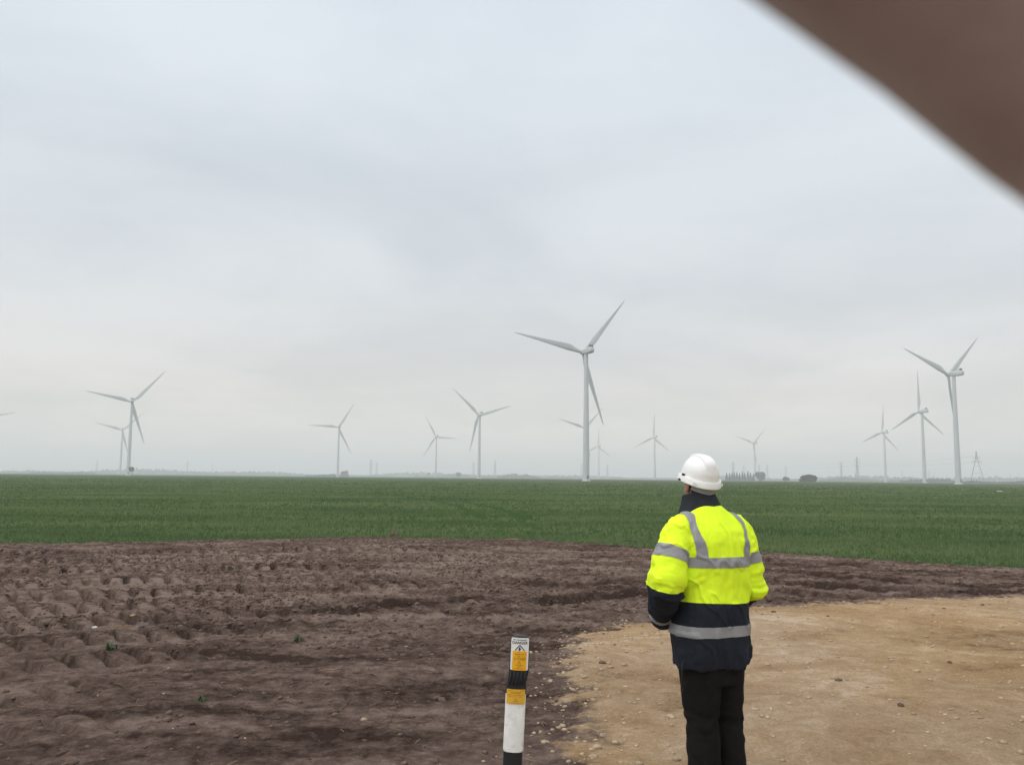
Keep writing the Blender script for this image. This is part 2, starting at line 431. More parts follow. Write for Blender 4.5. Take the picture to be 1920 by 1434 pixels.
def grass_material():
    m, t, p = new_mat('crop blade')
    geo = N(t, 'ShaderNodeNewGeometry'); P = geo.outputs['Position']
    def noise(sc, det, st):
        n = N(t, 'ShaderNodeTexNoise', i_Scale=sc, i_Detail=det, i_Roughness=0.65)
        mp = N(t, 'ShaderNodeMapping'); mp.inputs['Scale'].default_value = st
        LK(t, P, mp.inputs[0]); LK(t, mp.outputs[0], n.inputs['Vector']); return n.outputs[0]
    g = MATH(t, 'ADD', MATH(t, 'SUBTRACT', MATH(t, 'MULTIPLY', noise(0.10, 6.0, (0.5, 1.3, 1)), 1.3), 0.35), MATH(t, 'MULTIPLY', noise(1.6, 4.0, (0.7, 1.2, 1)), 0.4))
    rnd = N(t, 'ShaderNodeAttribute', attribute_name='tint').outputs['Fac']
    g = MATH(t, 'ADD', g, MATH(t, 'MULTIPLY', MATH(t, 'SUBTRACT', rnd, 0.5), 0.35))
    c = RAMP(t, g, [(0.25, (0.084, 0.140, 0.050)), (0.5, (0.140, 0.205, 0.080)), (0.75, (0.225, 0.272, 0.112))])
    LK(t, c, p.inputs['Base Color'])
    p.inputs['Roughness'].default_value = 0.65; p.inputs['Specular IOR Level'].default_value = 0.25
    tr = N(t, 'ShaderNodeBsdfTranslucent'); LK(t, c, tr.inputs['Color'])
    mx = N(t, 'ShaderNodeMixShader', i_0=0.42); LK(t, p.outputs[0], mx.inputs[1]); LK(t, tr.outputs[0], mx.inputs[2])
    out = [n for n in t.nodes if n.type == 'OUTPUT_MATERIAL'][0]; LK(t, mx.outputs[0], out.inputs[0])
    return m
MAT['grass'] = grass_material()

# ------------------------------------------------------------------ the ground
PAD_PX = [(1010, 1600), (1075, 1434), (1085, 1330), (1050, 1262), (1062, 1214), (1130, 1190), (1235, 1172), (1400, 1150), (1560, 1136), (1700, 1126), (1920, 1118)]
PAD = [gp(*p) for p in PAD_PX]
PAD = [(PAD[0][0] - 0.2, -8.0)] + PAD + [(22, 14.5), (60, 14), (60, -8)]
CROP_PX = [(0, 1018), (300, 1014), (700, 1007), (1000, 1012), (1240, 1029), (1430, 1035), (1600, 1045), (1920, 1066)]
CROPL = [gp(*p) for p in CROP_PX]
CROPL = [(-400, 12), (-60, 19.5)] + CROPL + [(14, 15.2), (24, 11.5), (60, 5), (400, -80)]
def poly_sd(X, Y, poly):
    """signed distance to a polygon, positive inside"""
    d = np.full(X.shape, 1e9); ins = np.zeros(X.shape, bool)
    n = len(poly)
    for i in range(n):
        x0, y0 = poly[i]; x1, y1 = poly[(i + 1) % n]
        ex, ey = x1 - x0, y1 - y0
        t = np.clip(((X - x0) * ex + (Y - y0) * ey) / (ex * ex + ey * ey), 0, 1)
        d = np.minimum(d, (X - x0 - t * ex) ** 2 + (Y - y0 - t * ey) ** 2)
        if abs(ey) > 1e-9:
            c = ((y0 > Y) != (y1 > Y)) & (X < (x1 - x0) * (Y - y0) / ey + x0)
            ins ^= c
    return np.where(ins, 1, -1) * np.sqrt(d)
def crop_sd(X, Y):
    xs = [p[0] for p in CROPL]; ys = [p[1] for p in CROPL]
    return Y - np.interp(X, xs, ys) + 0.5 * fbm(X, Y, 0.6, 4, 41)

def densify(pts, step=0.12):
    P, _ = catmull([(x, y, 0) for x, y in pts], [0] * len(pts), 12)
    P = np.array(P)[:, :2]; s = np.r_[0, np.cumsum(np.hypot(*np.diff(P, axis=0).T))]
    ss = np.arange(0, s[-1], step)
    return np.c_[np.interp(ss, s, P[:, 0]), np.interp(ss, s, P[:, 1])], ss
# (pixel path, width, depth, lug depth, lug pitch, wetness, lug hand)
TRACKS = [
    ([(640, 1150), (850, 1125), (1010, 1130), (1240, 1112), (1430, 1092), (1560, 1104), (1750, 1106), (1920, 1108)], 0.50, 0.085, 0.020, 0.24, 0.32, 1),
    ([(900, 1088), (1060, 1090), (1240, 1086), (1430, 1070), (1560, 1084), (1700, 1093), (1920, 1098)], 0.42, 0.075, 0.030, 0.24, 0.24, 1),
    ([(1300, 1046), (1450, 1052), (1620, 1062), (1780, 1076), (1960, 1084)], 0.40, 0.06, 0.02, 0.24, 0.22, 1),
    ([(1000, 1098), (1240, 1097), (1430, 1108), (1560, 1122), (1750, 1116), (1920, 1106)], 0.34, 0.055, 0.02, 0.24, 0.2, 1),
    ([(640, 1052), (900, 1070), (1100, 1072), (1300, 1062)], 0.5, 0.035, 0.085, 0.28, 0.05, 1),
]
# the passes of the tractor over the left hand side, one beside the other
for y_, dr, e_, w_, mo_ in ((1034, 4, 1000, 0.9, 0.04), (1051, 7, 1000, 0.9, -0.10), (1070, 12, 940, 0.85, 0.02), (1094, 19, 1000, 0.8, -0.12), (1119, 27, 1010, 0.8, 0.05),
                            (1146, 38, 960, 0.75, -0.04), (1176, 52, 800, 0.7, 0.10), (1210, 62, 640, 0.62, 0.02), (1250, 74, 520, 0.58, 0.08), (1300, 86, 420, 0.52, 0.0), (1362, 100, 330, 0.48, 0.05)):
    pts_ = [(x_, y_ + dr * (0.14 - x_ / 640.0 + 0.18 * (x_ / 640.0) ** 2)) for x_ in (-160, 0, 160, 320, 480, 640, 800, 1000) if x_ <= e_]
    TRACKS.append((pts_, w_, 0.0, 0.108, 0.30, mo_, 1))
TR = []
for pts, w, d, ld, lp, mo, hand in TRACKS:
    P, s = densify([gp(*p) for p in pts]); TR.append((P, s, w, d, ld, lp, mo, hand))

def fields(X, Y):
    """height, stone pad share, crop share, wetness, crack share at ground points"""
    sh = X.shape; X = X.ravel(); Y = Y.ravel()
    near = sstep(34, 26, np.hypot(X, Y)) * sstep(-26, -20, X) * sstep(26, 20, X)
    psd = poly_sd(X, Y, PAD) + 0.42 * fbm(X, Y, 0.9, 5, 5, 0.6)
    pad = np.clip(0.5 + psd / 0.7, 0, 1)
    csd = crop_sd(X, Y)
    crop = np.clip(0.5 + csd / 0.8, 0, 1)
    soil = (1 - pad) * (1 - crop)
    h = 0.06 * fbm(X, Y, 0.22, 3, 2)
    rough = (0.026 + 0.022 * sstep(8.0, 10.5, Y)) * fbm(X, Y, 2.2, 5, 9, 0.55) + (0.018 + 0.020 * sstep(8.0, 10.5, Y)) * fbm(X, Y, 11, 3, 19, 0.6)
    clodm = sstep(0.02, 0.22, fbm(X, Y, 0.45, 3, 77))
    rough += clodm * (0.02 + 0.035 * sstep(8.0, 10.5, Y)) * np.abs(fbm(X, Y, 5.5, 3, 31))
    moist = 0.44 + 0.25 * fbm(X, Y, 0.3, 3, 55) + 0.16 * np.exp(-((X + 0.6) / 2.2) ** 2 - ((Y - 6.5) / 3.0) ** 2)
    tr_h = np.zeros_like(X); tr_m = np.zeros_like(X); tr_k = np.zeros_like(X)
    for P, s, w, d, ld, lp, mo, hand in TR:
        bb = (X > P[:, 0].min() - 1) & (X < P[:, 0].max() + 1) & (Y > P[:, 1].min() - 1) & (Y < P[:, 1].max() + 1)
        idx = np.nonzero(bb)[0]
        if not len(idx): continue
        x = X[idx]; y = Y[idx]
        best = np.full(x.shape, 1e9); bs = np.zeros_like(x); bt = np.zeros_like(x)
        for i in range(0, len(P) - 2, 2):
            a = P[i]; e = P[i + 2] - a; l2 = e @ e
            t = np.clip(((x - a[0]) * e[0] + (y - a[1]) * e[1]) / l2, 0, 1)
            rx = x - a[0] - t * e[0]; ry = y - a[1] - t * e[1]; dd = rx * rx + ry * ry
            m = dd < best
            best = np.where(m, dd, best)
            bs = np.where(m, s[i] + t * (s[i + 2] - s[i]), bs)
            bt = np.where(m, np.sign(e[0] * ry - e[1] * rx) * np.sqrt(dd), bt)
        at = np.abs(bt)
        wob = 0.16 * vnoise(x * 1.3, y * 1.3, 61)
        at2 = at + wob
        fade = 0.55 + 0.75 * sstep(-0.3, 0.25, fbm(x, y, 0.35, 2, 91)) + 0.6 * vnoise(x * 3, y * 3, 33)
        prof = sstep(w / 2 + 0.07, w / 2 - 0.05, at2) * sstep(0.02, 1.2, bs) * sstep(s[-1] - 0.02, s[-1] - 1.6, bs)
        berm = np.exp(-((at2 - w / 2 - 0.08) / 0.07) ** 2)
        ph = bs / lp + hand * bt / lp * (0.14 + 0.013 * bs) + 0.16 * vnoise(x * 2.5, y * 2.5, 12)
        lug = np.sin(2 * np.pi * ph)
        lug = np.clip(lug * 4.2 + 2.1, -1, 1)
        hh = -d * prof + 0.45 * d * berm * (0.6 + 1.2 * vnoise(x * 4, y * 4, 8)) + ld * 0.8 * (lug - 0.5) * prof * np.clip(fade, 0.62, 1.3)
        lay = np.clip(prof + 0.8 * berm, 0, 1)
        tr_h[idx] = tr_h[idx] * (1 - lay) + hh
        tr_k[idx] = np.maximum(tr_k[idx], prof)
        tr_m[idx] += mo * sstep(w / 2 + 0.2, w / 2 - 0.05, at2)
    bare = sstep(0.15, 0.0, pad) * sstep(0.25, 0.0, crop)
    h = h + near * (soil * rough * (1 - 0.6 * tr_k) + bare * tr_h)
    h += near * pad * (0.035 + 0.036 * fbm(X, Y, 1.0, 5, 21, 0.55) + 0.020 * np.abs(fbm(X, Y, 3.0, 4, 26)) + 0.012 * fbm(X, Y, 9, 3, 25))
    moist = moist + bare * tr_m
    gx, gy = gp(740, 1310)
    crack = np.clip(1.6 * np.exp(-(((X - gx) / 1.4) ** 2 + ((Y - gy) / 1.4) ** 2)), 0, 1) * soil
    return [a.reshape(sh) for a in (h, pad, crop, moist, crack)]

def grow(a, lim, k=1.22, step=0.05):
    out = []; 
    while a < lim:
        step *= k; a += step; out.append(a)
    return out
x_f = np.arange(-15.0, 14.0, 0.03); y_f = np.concatenate([np.arange(4.3, 9, 0.024), np.arange(9, 27, 0.03)])
gx = grow(0, 7500)
xs = np.array([-15.0 - g for g in gx[::-1]] + list(x_f) + [x_f[-1] + g for g in gx])
ys = np.array([4.3 - g for g in grow(0, 1500)[::-1]] + list(y_f) + [y_f[-1] + g for g in grow(0, 7500)])
GX, GY = np.meshgrid(xs, ys)
H, PADA, CROPA, MOIST, CRACK = fields(GX, GY)
VV = np.stack([GX.ravel(), GY.ravel(), H.ravel()], 1)
nx, ny = len(xs), len(ys)
ii = (np.arange(ny - 1)[:, None] * nx + np.arange(nx - 1)[None, :]).ravel()
QQ = np.stack([ii, ii + 1, ii + nx + 1, ii + nx], 1)
pc = PADA.ravel()[QQ].mean(1); ccp = CROPA.ravel()[QQ].mean(1)
zone = np.where(pc > 0.5, 1, np.where(ccp > 0.5, 2, 0))
for zi, nm in ((0, 'bare_soil'), (1, 'stone_track'), (2, 'crop_field')):
    q = QQ[zone == zi]; u, inv = np.unique(q, return_inverse=True)
    o = meshobj(nm, VV[u], inv.reshape(-1, 4), MAT['earth'])
    for an, arr in (('pad', PADA), ('crop', CROPA), ('moist', MOIST), ('crack', CRACK)):
        at = o.data.attributes.new(an, 'FLOAT', 'POINT')
        at.data.foreach_set('value', np.ascontiguousarray(arr.ravel()[u], dtype=np.float32))
    tag(o, kind='structure')
def ground_z(x, y):
    return float(fields(np.array([float(x)]), np.array([float(y)]))[0][0])

# ------------------------------------------------------------------ haze
def add_haze():
    mb = MB(); mb.box((0, 2900, 67), (15000, 9300, 137))
    m = bpy.data.materials.new('haze'); m.use_nodes = True; t = m.node_tree; t.nodes.clear()
    v = N(t, 'ShaderNodeVolumePrincipled', i_Density=HAZE_DENSITY, i_Anisotropy=0.1)
    v.inputs['Color'].default_value = (0.985, 0.99, 1.0, 1)
    o = N(t, 'ShaderNodeOutputMaterial'); LK(t, v.outputs[0], o.inputs['Volume'])
    h = mb.build('haze', m, smooth=False); tag(h, kind='stuff')
add_haze()

# ------------------------------------------------------------------ wind turbines
def blade_mesh():
    rings = []
    n = 20
    st = [(1.0, 1.9, 1.9, 0), (2.6, 1.9, 1.85, 0), (5, 2.5, 1.45, 10), (8, 3.35, 0.95, 14), (10.5, 3.55, 0.72, 12), (15, 3.1, 0.55, 9), (21, 2.5, 0.42, 6),
          (28, 1.85, 0.30, 3), (35, 1.3, 0.2, 1), (41, 0.85, 0.13, 0), (44, 0.5, 0.08, 0), (45, 0.12, 0.03, 0)]
    for z, ch, th, tw in st:
        z *= 1.06; ch *= 1.15; ring = []; blend = min(1, max(0, (z - 2.6) / 5))
        for k in range(n):
            a = 2 * math.pi * k / n
            cx, cy = math.cos(a) * 0.5 * ch, math.sin(a) * 0.5 * th
            # aerofoil: blunt leading edge at -x, sharp trailing edge at +x
            u = 0.5 - 0.5 * math.cos(a)        # 0 at trailing edge, 1 at leading
            prof = math.sin(a) * th * 0.5 * (0.25 + 1.25 * u ** 0.7)
            ax, ay = math.cos(a) * 0.5 * ch + ch * 0.17, prof
            x = cx * (1 - blend) + ax * blend; y = cy * (1 - blend) + ay * blend
            t = R(tw)
            ring.append((x * math.cos(t) + y * math.sin(t), -x * math.sin(t) + y * math.cos(t) + 0.9 * (z / 45) ** 2, z))
        rings.append(ring)
    return loft(rings)
def circ(r, z, n=28, cx=0, cy=0): return [(cx + r * math.cos(2 * math.pi * k / n), cy + r * math.sin(2 * math.pi * k / n), z) for k in range(n)]
def make_turbine():
    root = empty('wind_turbine')
    mb = MB(); mb.loft([circ(2.12 - 0.9 * (z / 78.2), z) for z in (0.6, 12, 26, 26.15, 40, 52, 52.15, 65, 78.2)])
    mb.build('tower', MAT['turbine'], root, autosmooth=40)
    mb = MB(); mb.loft([circ(2.75, -0.3), circ(2.75, 0.35), circ(2.4, 0.6)]); mb.build('foundation', MAT['turbine'], root, autosmooth=30)
    mb = MB(); mb.box((0, -2.13, 2.4), (0.95, 0.12, 2.1)); door = mb.build('door', MAT['cooler'], root, smooth=False)
    # nacelle: rounded box lofted along the rotor axis
    rings = []
    for y, w, hgt, zc in ((3.0, 1.1, 1.15, 80), (2.6, 1.5, 1.5, 80), (1.0, 1.72, 1.75, 80), (-3, 1.75, 1.85, 80), (-6.6, 1.7, 1.75, 80), (-7.6, 1.5, 1.45, 80.1), (-8.0, 1.0, 1.0, 80.2)):
        ring = []
        for k in range(24):
            a = 2 * math.pi * k / 24; ca, sa = math.cos(a), math.sin(a)
            ring.append((w * math.copysign(abs(ca) ** 0.45, ca), y, zc + hgt * math.copysign(abs(sa) ** 0.45, sa)))
        rings.append(ring)
    mb = MB(); mb.loft(rings); nac = mb.build('nacelle', MAT['turbine'], root, autosmooth=45)
    mb = MB(); mb.box((0, -5.9, 83.35), (3.3, 0.35, 0.4)); mb.box((0, -5.9, 81.9), (3.3, 0.35, 0.3)); mb.box((-1.58, -5.9, 82.65), (0.3, 0.35, 1.6)); mb.box((1.58, -5.9, 82.65), (0.3, 0.35, 1.6))
    mb.box((-1.6, -4.6, 82.2), (0.15, 2.4, 0.9)); mb.box((1.6, -4.6, 82.2), (0.15, 2.4, 0.9))
    mb.build('cooler_frame', MAT['turbine'], nac, smooth=False)
    mb = MB(); mb.box((0, -5.95, 82.62), (2.9, 0.30, 1.3)); mb.build('cooler_grille', MAT['cooler'], nac, smooth=False)
    rings = []
    for y, r in ((3.0, 1.45), (3.6, 1.6), (4.9, 1.62), (5.8, 1.35), (6.5, 0.85), (6.8, 0.25)):
        rings.append([(r * math.cos(2 * math.pi * k / 24), y, 80 + r * math.sin(2 * math.pi * k / 24)) for k in range(24)])
    mb = MB(); mb.loft(rings); mb.build('hub', MAT['turbine'], root)
    V, Fc = blade_mesh(); b0 = meshobj('blade', V, Fc, MAT['turbine'], root, autosmooth=50)
    bl = [b0] + [b0.copy() for _ in range(2)]
    for b in bl[1:]: C.objects.link(b)
    return root
def set_phase(root, phi):
    k = 0
    for ch in sorted([c for c in root.children if c.name.startswith('blade')], key=lambda c: c.name):
        ch.location = (0, 4.5, 80); ch.rotation_euler = (0, R(phi + 120 * k), 0); k += 1
AXIS = R(24)
turb = make_turbine()
# (px of the tower at the horizon, hub height in px, phase, yaw trim in degrees, label)
TURB = [
    (1099, 244, 41.0, 0, 'nearest and tallest white turbine, its tower rising left of the man in the helmet'),
    (1797, 207, 50.0, 2, 'large white turbine at the far right with one blade hanging along its tower'),
    (240, 138, 42.0, 0, 'white turbine at the left with a small tree beside its tower base'),
    (225, 83, 45.0, 0, 'small faint turbine partly hidden behind the large turbine at the left'),
    (633, 93, 32.0, 0, 'white turbine standing alone with one blade pointing level to the left'),
    (817, 76, 92.0, 0, 'small faint turbine with one blade pointing level to the right'),
    (898, 119, 73.0, 0, 'mid sized turbine left of the tallest one with a blade hanging down left'),
    (1098, 96, 46.0, 0, 'faint turbine whose tower is hidden behind the tower of the tallest one'),
    (1123, 61, 4.0, 0, 'smallest faint turbine, close to the right of the tallest tower'),
    (1228, 79, 4.0, 0, 'small turbine with an upright blade between the tallest one and the helmet'),
    (1416, 70, 47.0, 0, 'faint turbine rising out of the dark tree group right of the helmet'),
    (1661, 93, 8.0, 0, 'thin turbine with an upright blade, leftmost of the three at the right'),
    (1734, 134, 2.0, 0, 'mid sized turbine with an upright blade, middle of the three at the right'),
    (-50, 104, 78.0, 0, 'turbine cut off by the left edge with only a blade tip showing'),
]
for i, (px, hp, phi, trim, lab) in enumerate(TURB):
    o = turb if i == 0 else copy_tree(turb)
    d = ray(px, hz(px)); x, y = bearing(px, 1.0)
    dep = FPX * 80 / hp / math.cos(PITCH) ** 0       # distance along the view axis
    k = dep / d.y
    o.location = (d.x * k, d.y * k, 0); o.rotation_euler.z = AXIS + R(trim)
    set_phase(o, phi)
    tag(o, lab, 'wind turbine', 'white wind turbines across the field')

# ------------------------------------------------------------------ pylons and cables
def make_pylon(arms=True, hgt=50, leg=4.2, waist=0.62, braces=True):
    root = empty('electricity_pylon')
    mb = MB()
    def half(z):
        zw = hgt * waist
        return leg + (1.1 - leg) * min(1, z / zw) if z < zw else 1.1 - 0.7 * (z - zw) / (hgt - zw)
    lv = [hgt * f for f in (0, 0.16, 0.3, 0.42, 0.53, 0.62, 0.72, 0.82, 0.92, 1.0)]
    w = 0.42 if braces else 0.6
    for i in range(len(lv) - 1):
        a, b = lv[i], lv[i + 1]; ha, hb = half(a), half(b)
        for sx, sy in ((-1, -1), (1, -1), (1, 1), (-1, 1)):
            mb.bar((sx * ha, sy * ha, a), (sx * hb, sy * hb, b), w)
        for (p, q) in (((-1, -1), (1, -1)), ((1, -1), (1, 1)), ((1, 1), (-1, 1)), ((-1, 1), (-1, -1))):
            if not braces and i % 2 == 0 and i < 6: continue
            if braces or i > 5: mb.bar((p[0] * ha, p[1] * ha, a), (q[0] * hb, q[1] * hb, b), w * 0.6)
            if braces or i > 5: mb.bar((q[0] * ha, q[1] * ha, a), (p[0] * hb, p[1] * hb, b), w * 0.6)
            mb.bar((p[0] * hb, p[1] * hb, b), (q[0] * hb, q[1] * hb, b), w * (0.6 if braces else 0.4))
    mb.build('lattice_tower', MAT['galv'], root, smooth=False)
    for z, l in ((0.62, 7.6), (0.76, 9.6), (0.90, 6.6)) if arms else ((0.66, 6.5), (0.80, 5.0)):
        m = MB(); zz = hgt * z; hh = half(zz)
        for s in (-1, 1):
            m.bar((s * hh, -hh, zz), (s * l, 0, zz), 0.34); m.bar((s * hh, hh, zz), (s * l, 0, zz), 0.34); m.bar((s * hh, 0, zz + 2.2), (s * l, 0, zz), 0.34)
            m.bar((s * l, 0, zz), (s * l, 0, zz - 3.0), 0.3)
        m.bar((-hh - 0.2, 0, zz), (hh + 0.2, 0, zz), 0.3); m.bar((hh, -hh, zz), (-hh, -hh, zz), 0.3); m.bar((hh, hh, zz), (-hh, hh, zz), 0.3); m.bar((-hh, 0, zz + 2.2), (hh, 0, zz + 2.2), 0.3)
        m.build('cross_arm', MAT['galv'], root, smooth=False)
    return root
pyl = make_pylon(); pylA = make_pylon(False, 50, 10.0, 0.78, False)
# (px, height in px, kind, turn, label)
PYL = [
    (1608, 46, 0, 0.25, 'clear lattice pylon with three cross arms, right of the round dark bush'),
    (1578, 36, 0, 0.3, 'lattice pylon just left of the clearest three armed pylon'),
    (1833, 59, 1, -0.5, 'wide legged lattice pylon at the right edge beyond the largest right turbine'),
    (1375, 35, 0, 0.4, 'lattice pylon standing behind the left end of the dark tree group'),
    (1395, 27, 0, 0.5, 'faint pylon over the middle of the dark tree group'),
    (1424, 30, 0, 0.5, 'faint pylon just right of the turbine in the dark tree group'),
    (1439, 30, 0, 0.5, 'faint pylon over the right end of the dark tree group'),
    (1474, 28, 0, 0.5, 'faint pylon above the small pale bush right of the tree group'),
    (1692, 22, 0, 0.6, 'very faint pylon between the thin and the middle right hand turbines'),
    (1743, 24, 0, 0.6, 'faint pylon just right of the middle right hand turbine tower'),
    (1752, 20, 0, 0.6, 'faintest small pylon between the middle and the largest right turbines'),
    (1896, 19, 0, 0.7, 'small faint pylon near the right edge, left of its twin'),
    (1911, 20, 0, 0.7, 'small faint pylon closest to the right edge of the view'),
    (1139, 27, 0, 0.8, 'faint pylon right of the tallest tower and the smallest turbine'),
    (1091, 28, 0, 0.8, 'faint pylon touching the left side of the tallest turbine tower'),
    (928, 32, 0, 0.9, 'faint pylon right of the mid sized turbine near the tallest one'),
    (888, 29, 0, 0.9, 'faint pylon just left of the mid sized turbine tower'),
    (695, 32, 0, 1.0, 'left of two neighbouring faint pylons right of the lone turbine'),
    (706, 27, 0, 1.0, 'right of two neighbouring faint pylons right of the lone turbine'),
    (351, 26, 0, 1.1, 'very faint pylon in the mist right of the left hand turbine'),
    (398, 22, 0, 1.1, 'faintest pylon alone in the mist between left and lone turbines'),
    (181, 27, 0, 1.1, 'very faint pylon in the mist left of the left hand turbine'),
]
first = {0: True, 1: True}; PYO = {}
for px, hp, kd, rz, lab in PYL:
    src = (pyl, pylA)[kd]
    o = src if first[kd] else copy_tree(src); first[kd] = False
    d = ray(px, hz(px)); k = FPX * 50 / hp / d.y
    o.location = (d.x * k, d.y * k, 0); o.rotation_euler.z = rz
    tag(o, lab, 'pylon', 'lattice electricity pylons on the horizon'); PYO[px] = o
def cable(a, b, z, lat, lab):
    A = PYO[a].location; B = PYO[b].location
    dv = (B - A); sd_ = Vector((-dv.y, dv.x, 0)).normalized() * lat
    pts = []
    for i in range(15):
        t = i / 14; p = A.lerp(B, t) + sd_; p.z = z - 5 * 4 * t * (1 - t); pts.append(p)
    mb = MB(); mb.tube(pts, 0.13, 4)
    o = mb.build('power_cable', MAT['galv']); tag(o, lab, 'cable', 'cables strung between pylons')
cable(1608, 1833, 35, 7, 'lower cable strung from the three armed pylon to the wide legged pylon')
cable(1608, 1833, 42, -8, 'upper cable strung from the three armed pylon to the wide legged pylon')
cable(1424, 1608, 35, 7, 'lower cable strung from the tree group pylon to the three armed pylon')
cable(1424, 1608, 42, -8, 'upper cable strung from the tree group pylon to the three armed pylon')
cable(1833, 1911, 36, 5, 'cable strung from the wide legged pylon to the right edge')
cable(695, 928, 36, 7, 'faint cable strung across the mist right of the lone turbine')

# ------------------------------------------------------------------ far trees
def leafs(V, Fc, c, r, n, size, seed):
    rg = np.random.default_rng(seed)
    for _ in range(n):
        while True:
            q = rg.uniform(-1, 1, 3); l = np.linalg.norm(q)
            if 0.25 < l < 1: break
        q = q / l * (l ** 0.45) * (0.85 + 0.3 * rg.random())
        p = np.array(c) + q * np.array(r)
        a, b = rg.normal(size=3), rg.normal(size=3)
        a /= np.linalg.norm(a); b -= a * (a @ b); b /= np.linalg.norm(b)
        s = size * (0.6 + 0.8 * rg.random()); k = len(V)
        V += [tuple(p + a * s), tuple(p - a * s * 0.5 + b * s * 0.9), tuple(p - a * s * 0.5 - b * s * 0.9)]
        Fc.append((k, k + 1, k + 2))
def far_tree(name, px, dist, w, hgt, lab, cat, lobes=7, base=0.15, seed=1, group=None, n=150):
    x, y = bearing(px, dist); root = empty(name, (x, y, 0))
    rg = np.random.default_rng(seed); V = []; Fc = []
    for i in range(lobes):
        cx = rg.uniform(-0.5, 0.5) * w * 0.62; cy = rg.uniform(-0.5, 0.5) * w * 0.5
        cz = hgt * (base + (1 - base) * rg.uniform(0.25, 0.72)); rr = w * rg.uniform(0.20, 0.32)
        leafs(V, Fc, (cx, cy, cz), (rr, rr, min(rr, hgt * 0.3)), n, max(0.5, w * 0.07), seed * 31 + i)
    meshobj('crown', V, Fc, MAT['leaf'], root, smooth=False)
    mb = MB(); mb.tube([(0, 0, -0.3), (0.1, 0, hgt * base + 0.5), (0.2, 0.1, hgt * 0.6)], [w * 0.045, w * 0.035, w * 0.012], 7)
    for q in range(3):
        a = q * 2.1 + 0.4; mb.tube([(0.1, 0, hgt * base + 0.3), (math.cos(a) * w * 0.25, math.sin(a) * w * 0.25, hgt * 0.62)], [w * 0.02, w * 0.008], 5)
    mb.build('trunk', MAT['bark'], root)
    return tag(root, lab, cat, group)
def ppm(dist): return FPX / dist
d = 1000; far_tree('tree', 247.5, d, 10 / ppm(d), 16 / ppm(d), 'small dark leafy tree beside the base of the left hand turbine tower', 'tree', 6, 0.3, 3)
d = 900; far_tree('bush', 1517, d, 25 / ppm(d), 13 / ppm(d), 'round dark bush standing alone right of the tree group', 'bush', 14, 0.02, 5, n=260)
d = 1300; far_tree('bush', 1474, d, 12 / ppm(d), 9 / ppm(d), 'small pale bush between the tree group and the round dark bush', 'bush', 6, 0.05, 8)
d = 1900; far_tree('tree', 860, d, 9 / ppm(d), 10 / ppm(d), 'small hazy tree left of the mid sized turbine tower', 'tree', 6, 0.1, 9)
d = 2300; far_tree('tree', 803, d, 6 / ppm(d), 10 / ppm(d), 'tiny pointed hazy tree left of the small turbine tower', 'tree', 4, 0.1, 10)
d = 1900; far_tree('tree', 646, d, 14 / ppm(d), 11 / ppm(d), 'hazy rounded tree just right of the lone turbine tower', 'tree', 7, 0.05, 12)
# tree group right of the man: a row of upright conifers and a broad tree
d = 1500
for i in range(11):
    x, y = bearing(1363 + i * 4.9 + random.uniform(-0.8, 0.8), d); root = empty('conifer_tree', (x, y, 0))
    hh = (15.0 + random.uniform(-2.5, 2.2)) / ppm(d); V = []; Fc = []
    for k in range(9):
        f = k / 8; leafs(V, Fc, (0, 0, hh * (0.12 + 0.84 * f)), ((1 - f) * 2.6 + 0.35, (1 - f) * 2.6 + 0.35, hh * 0.09), 55, 0.62, 900 + i * 20 + k)
    meshobj('crown', V, Fc, MAT['leaf'], root, smooth=False)
    mb = MB(); mb.tube([(0, 0, -0.2), (0, 0, hh * 0.7)], [0.3, 0.1], 6); mb.build('trunk', MAT['bark'], root)
    ORD = ['leftmost', 'second', 'third', 'fourth', 'fifth', 'middle', 'seventh', 'eighth', 'ninth', 'tenth', 'rightmost']
    tag(root, ORD[i] + (' narrow conifer of the dark row right of the helmet' if i in (0, 5, 10) else ' narrow conifer from the left in the dark row right of the helmet'), 'tree', 'conifers in the tree row right of the helmet')
far_tree('tree', 1424.5, d, 19 / ppm(d), 16 / ppm(d), 'broad dark tree at the right end of the conifer row', 'tree', 10, 0.05, 14, n=220)
def wood(px0, px1, dist, hpx, seed, bumps=6.0, taper=True):
    rg = np.random.default_rng(seed); V = []; Fc = []
    n = int((px1 - px0) / 3.2) + 2; m = ppm(dist)
    for i in range(n):
        t = i / (n - 1); px = px0 + (px1 - px0) * t
        x, y = bearing(px, dist * (1 + 0.02 * rg.uniform(-1, 1)))
        e = (min(1, 6 * t * (1 - t)) if taper else 1) * (0.6 + 0.4 * math.sin(px / bumps + seed) * math.sin(px / 2.3 / bumps)) * (0.75 + 0.5 * rg.random())
        hgt = hpx / m * max(0.25, e); w = 2.6 / m
        leafs(V, Fc, (x, y, hgt * 0.42), (w, w, hgt * 0.52), 40, 1.5 / m, seed * 1000 + i)
    o = meshobj('distant_wood', V, Fc, MAT['leaf'], smooth=False)
    tag(o, kind='stuff')
for a in [(60, 176, 2400, 8, 21, 40), (-60, 640, 3200, 10, 22, 60), (575, 642, 1950, 7, 23, 30), (780, 1100, 2900, 7, 24, 25), (640, 1300, 3400, 9, 25, 70),
          (935, 1010, 2300, 8, 26, 30), (1290, 1560, 3200, 11, 27, 60), (1540, 1720, 2400, 8, 28, 30), (1690, 1800, 1700, 8, 29, 24), (1790, 1990, 1500, 8, 30, 35), (1440, 2000, 3000, 12, 31, 80)]:
    wood(*a)

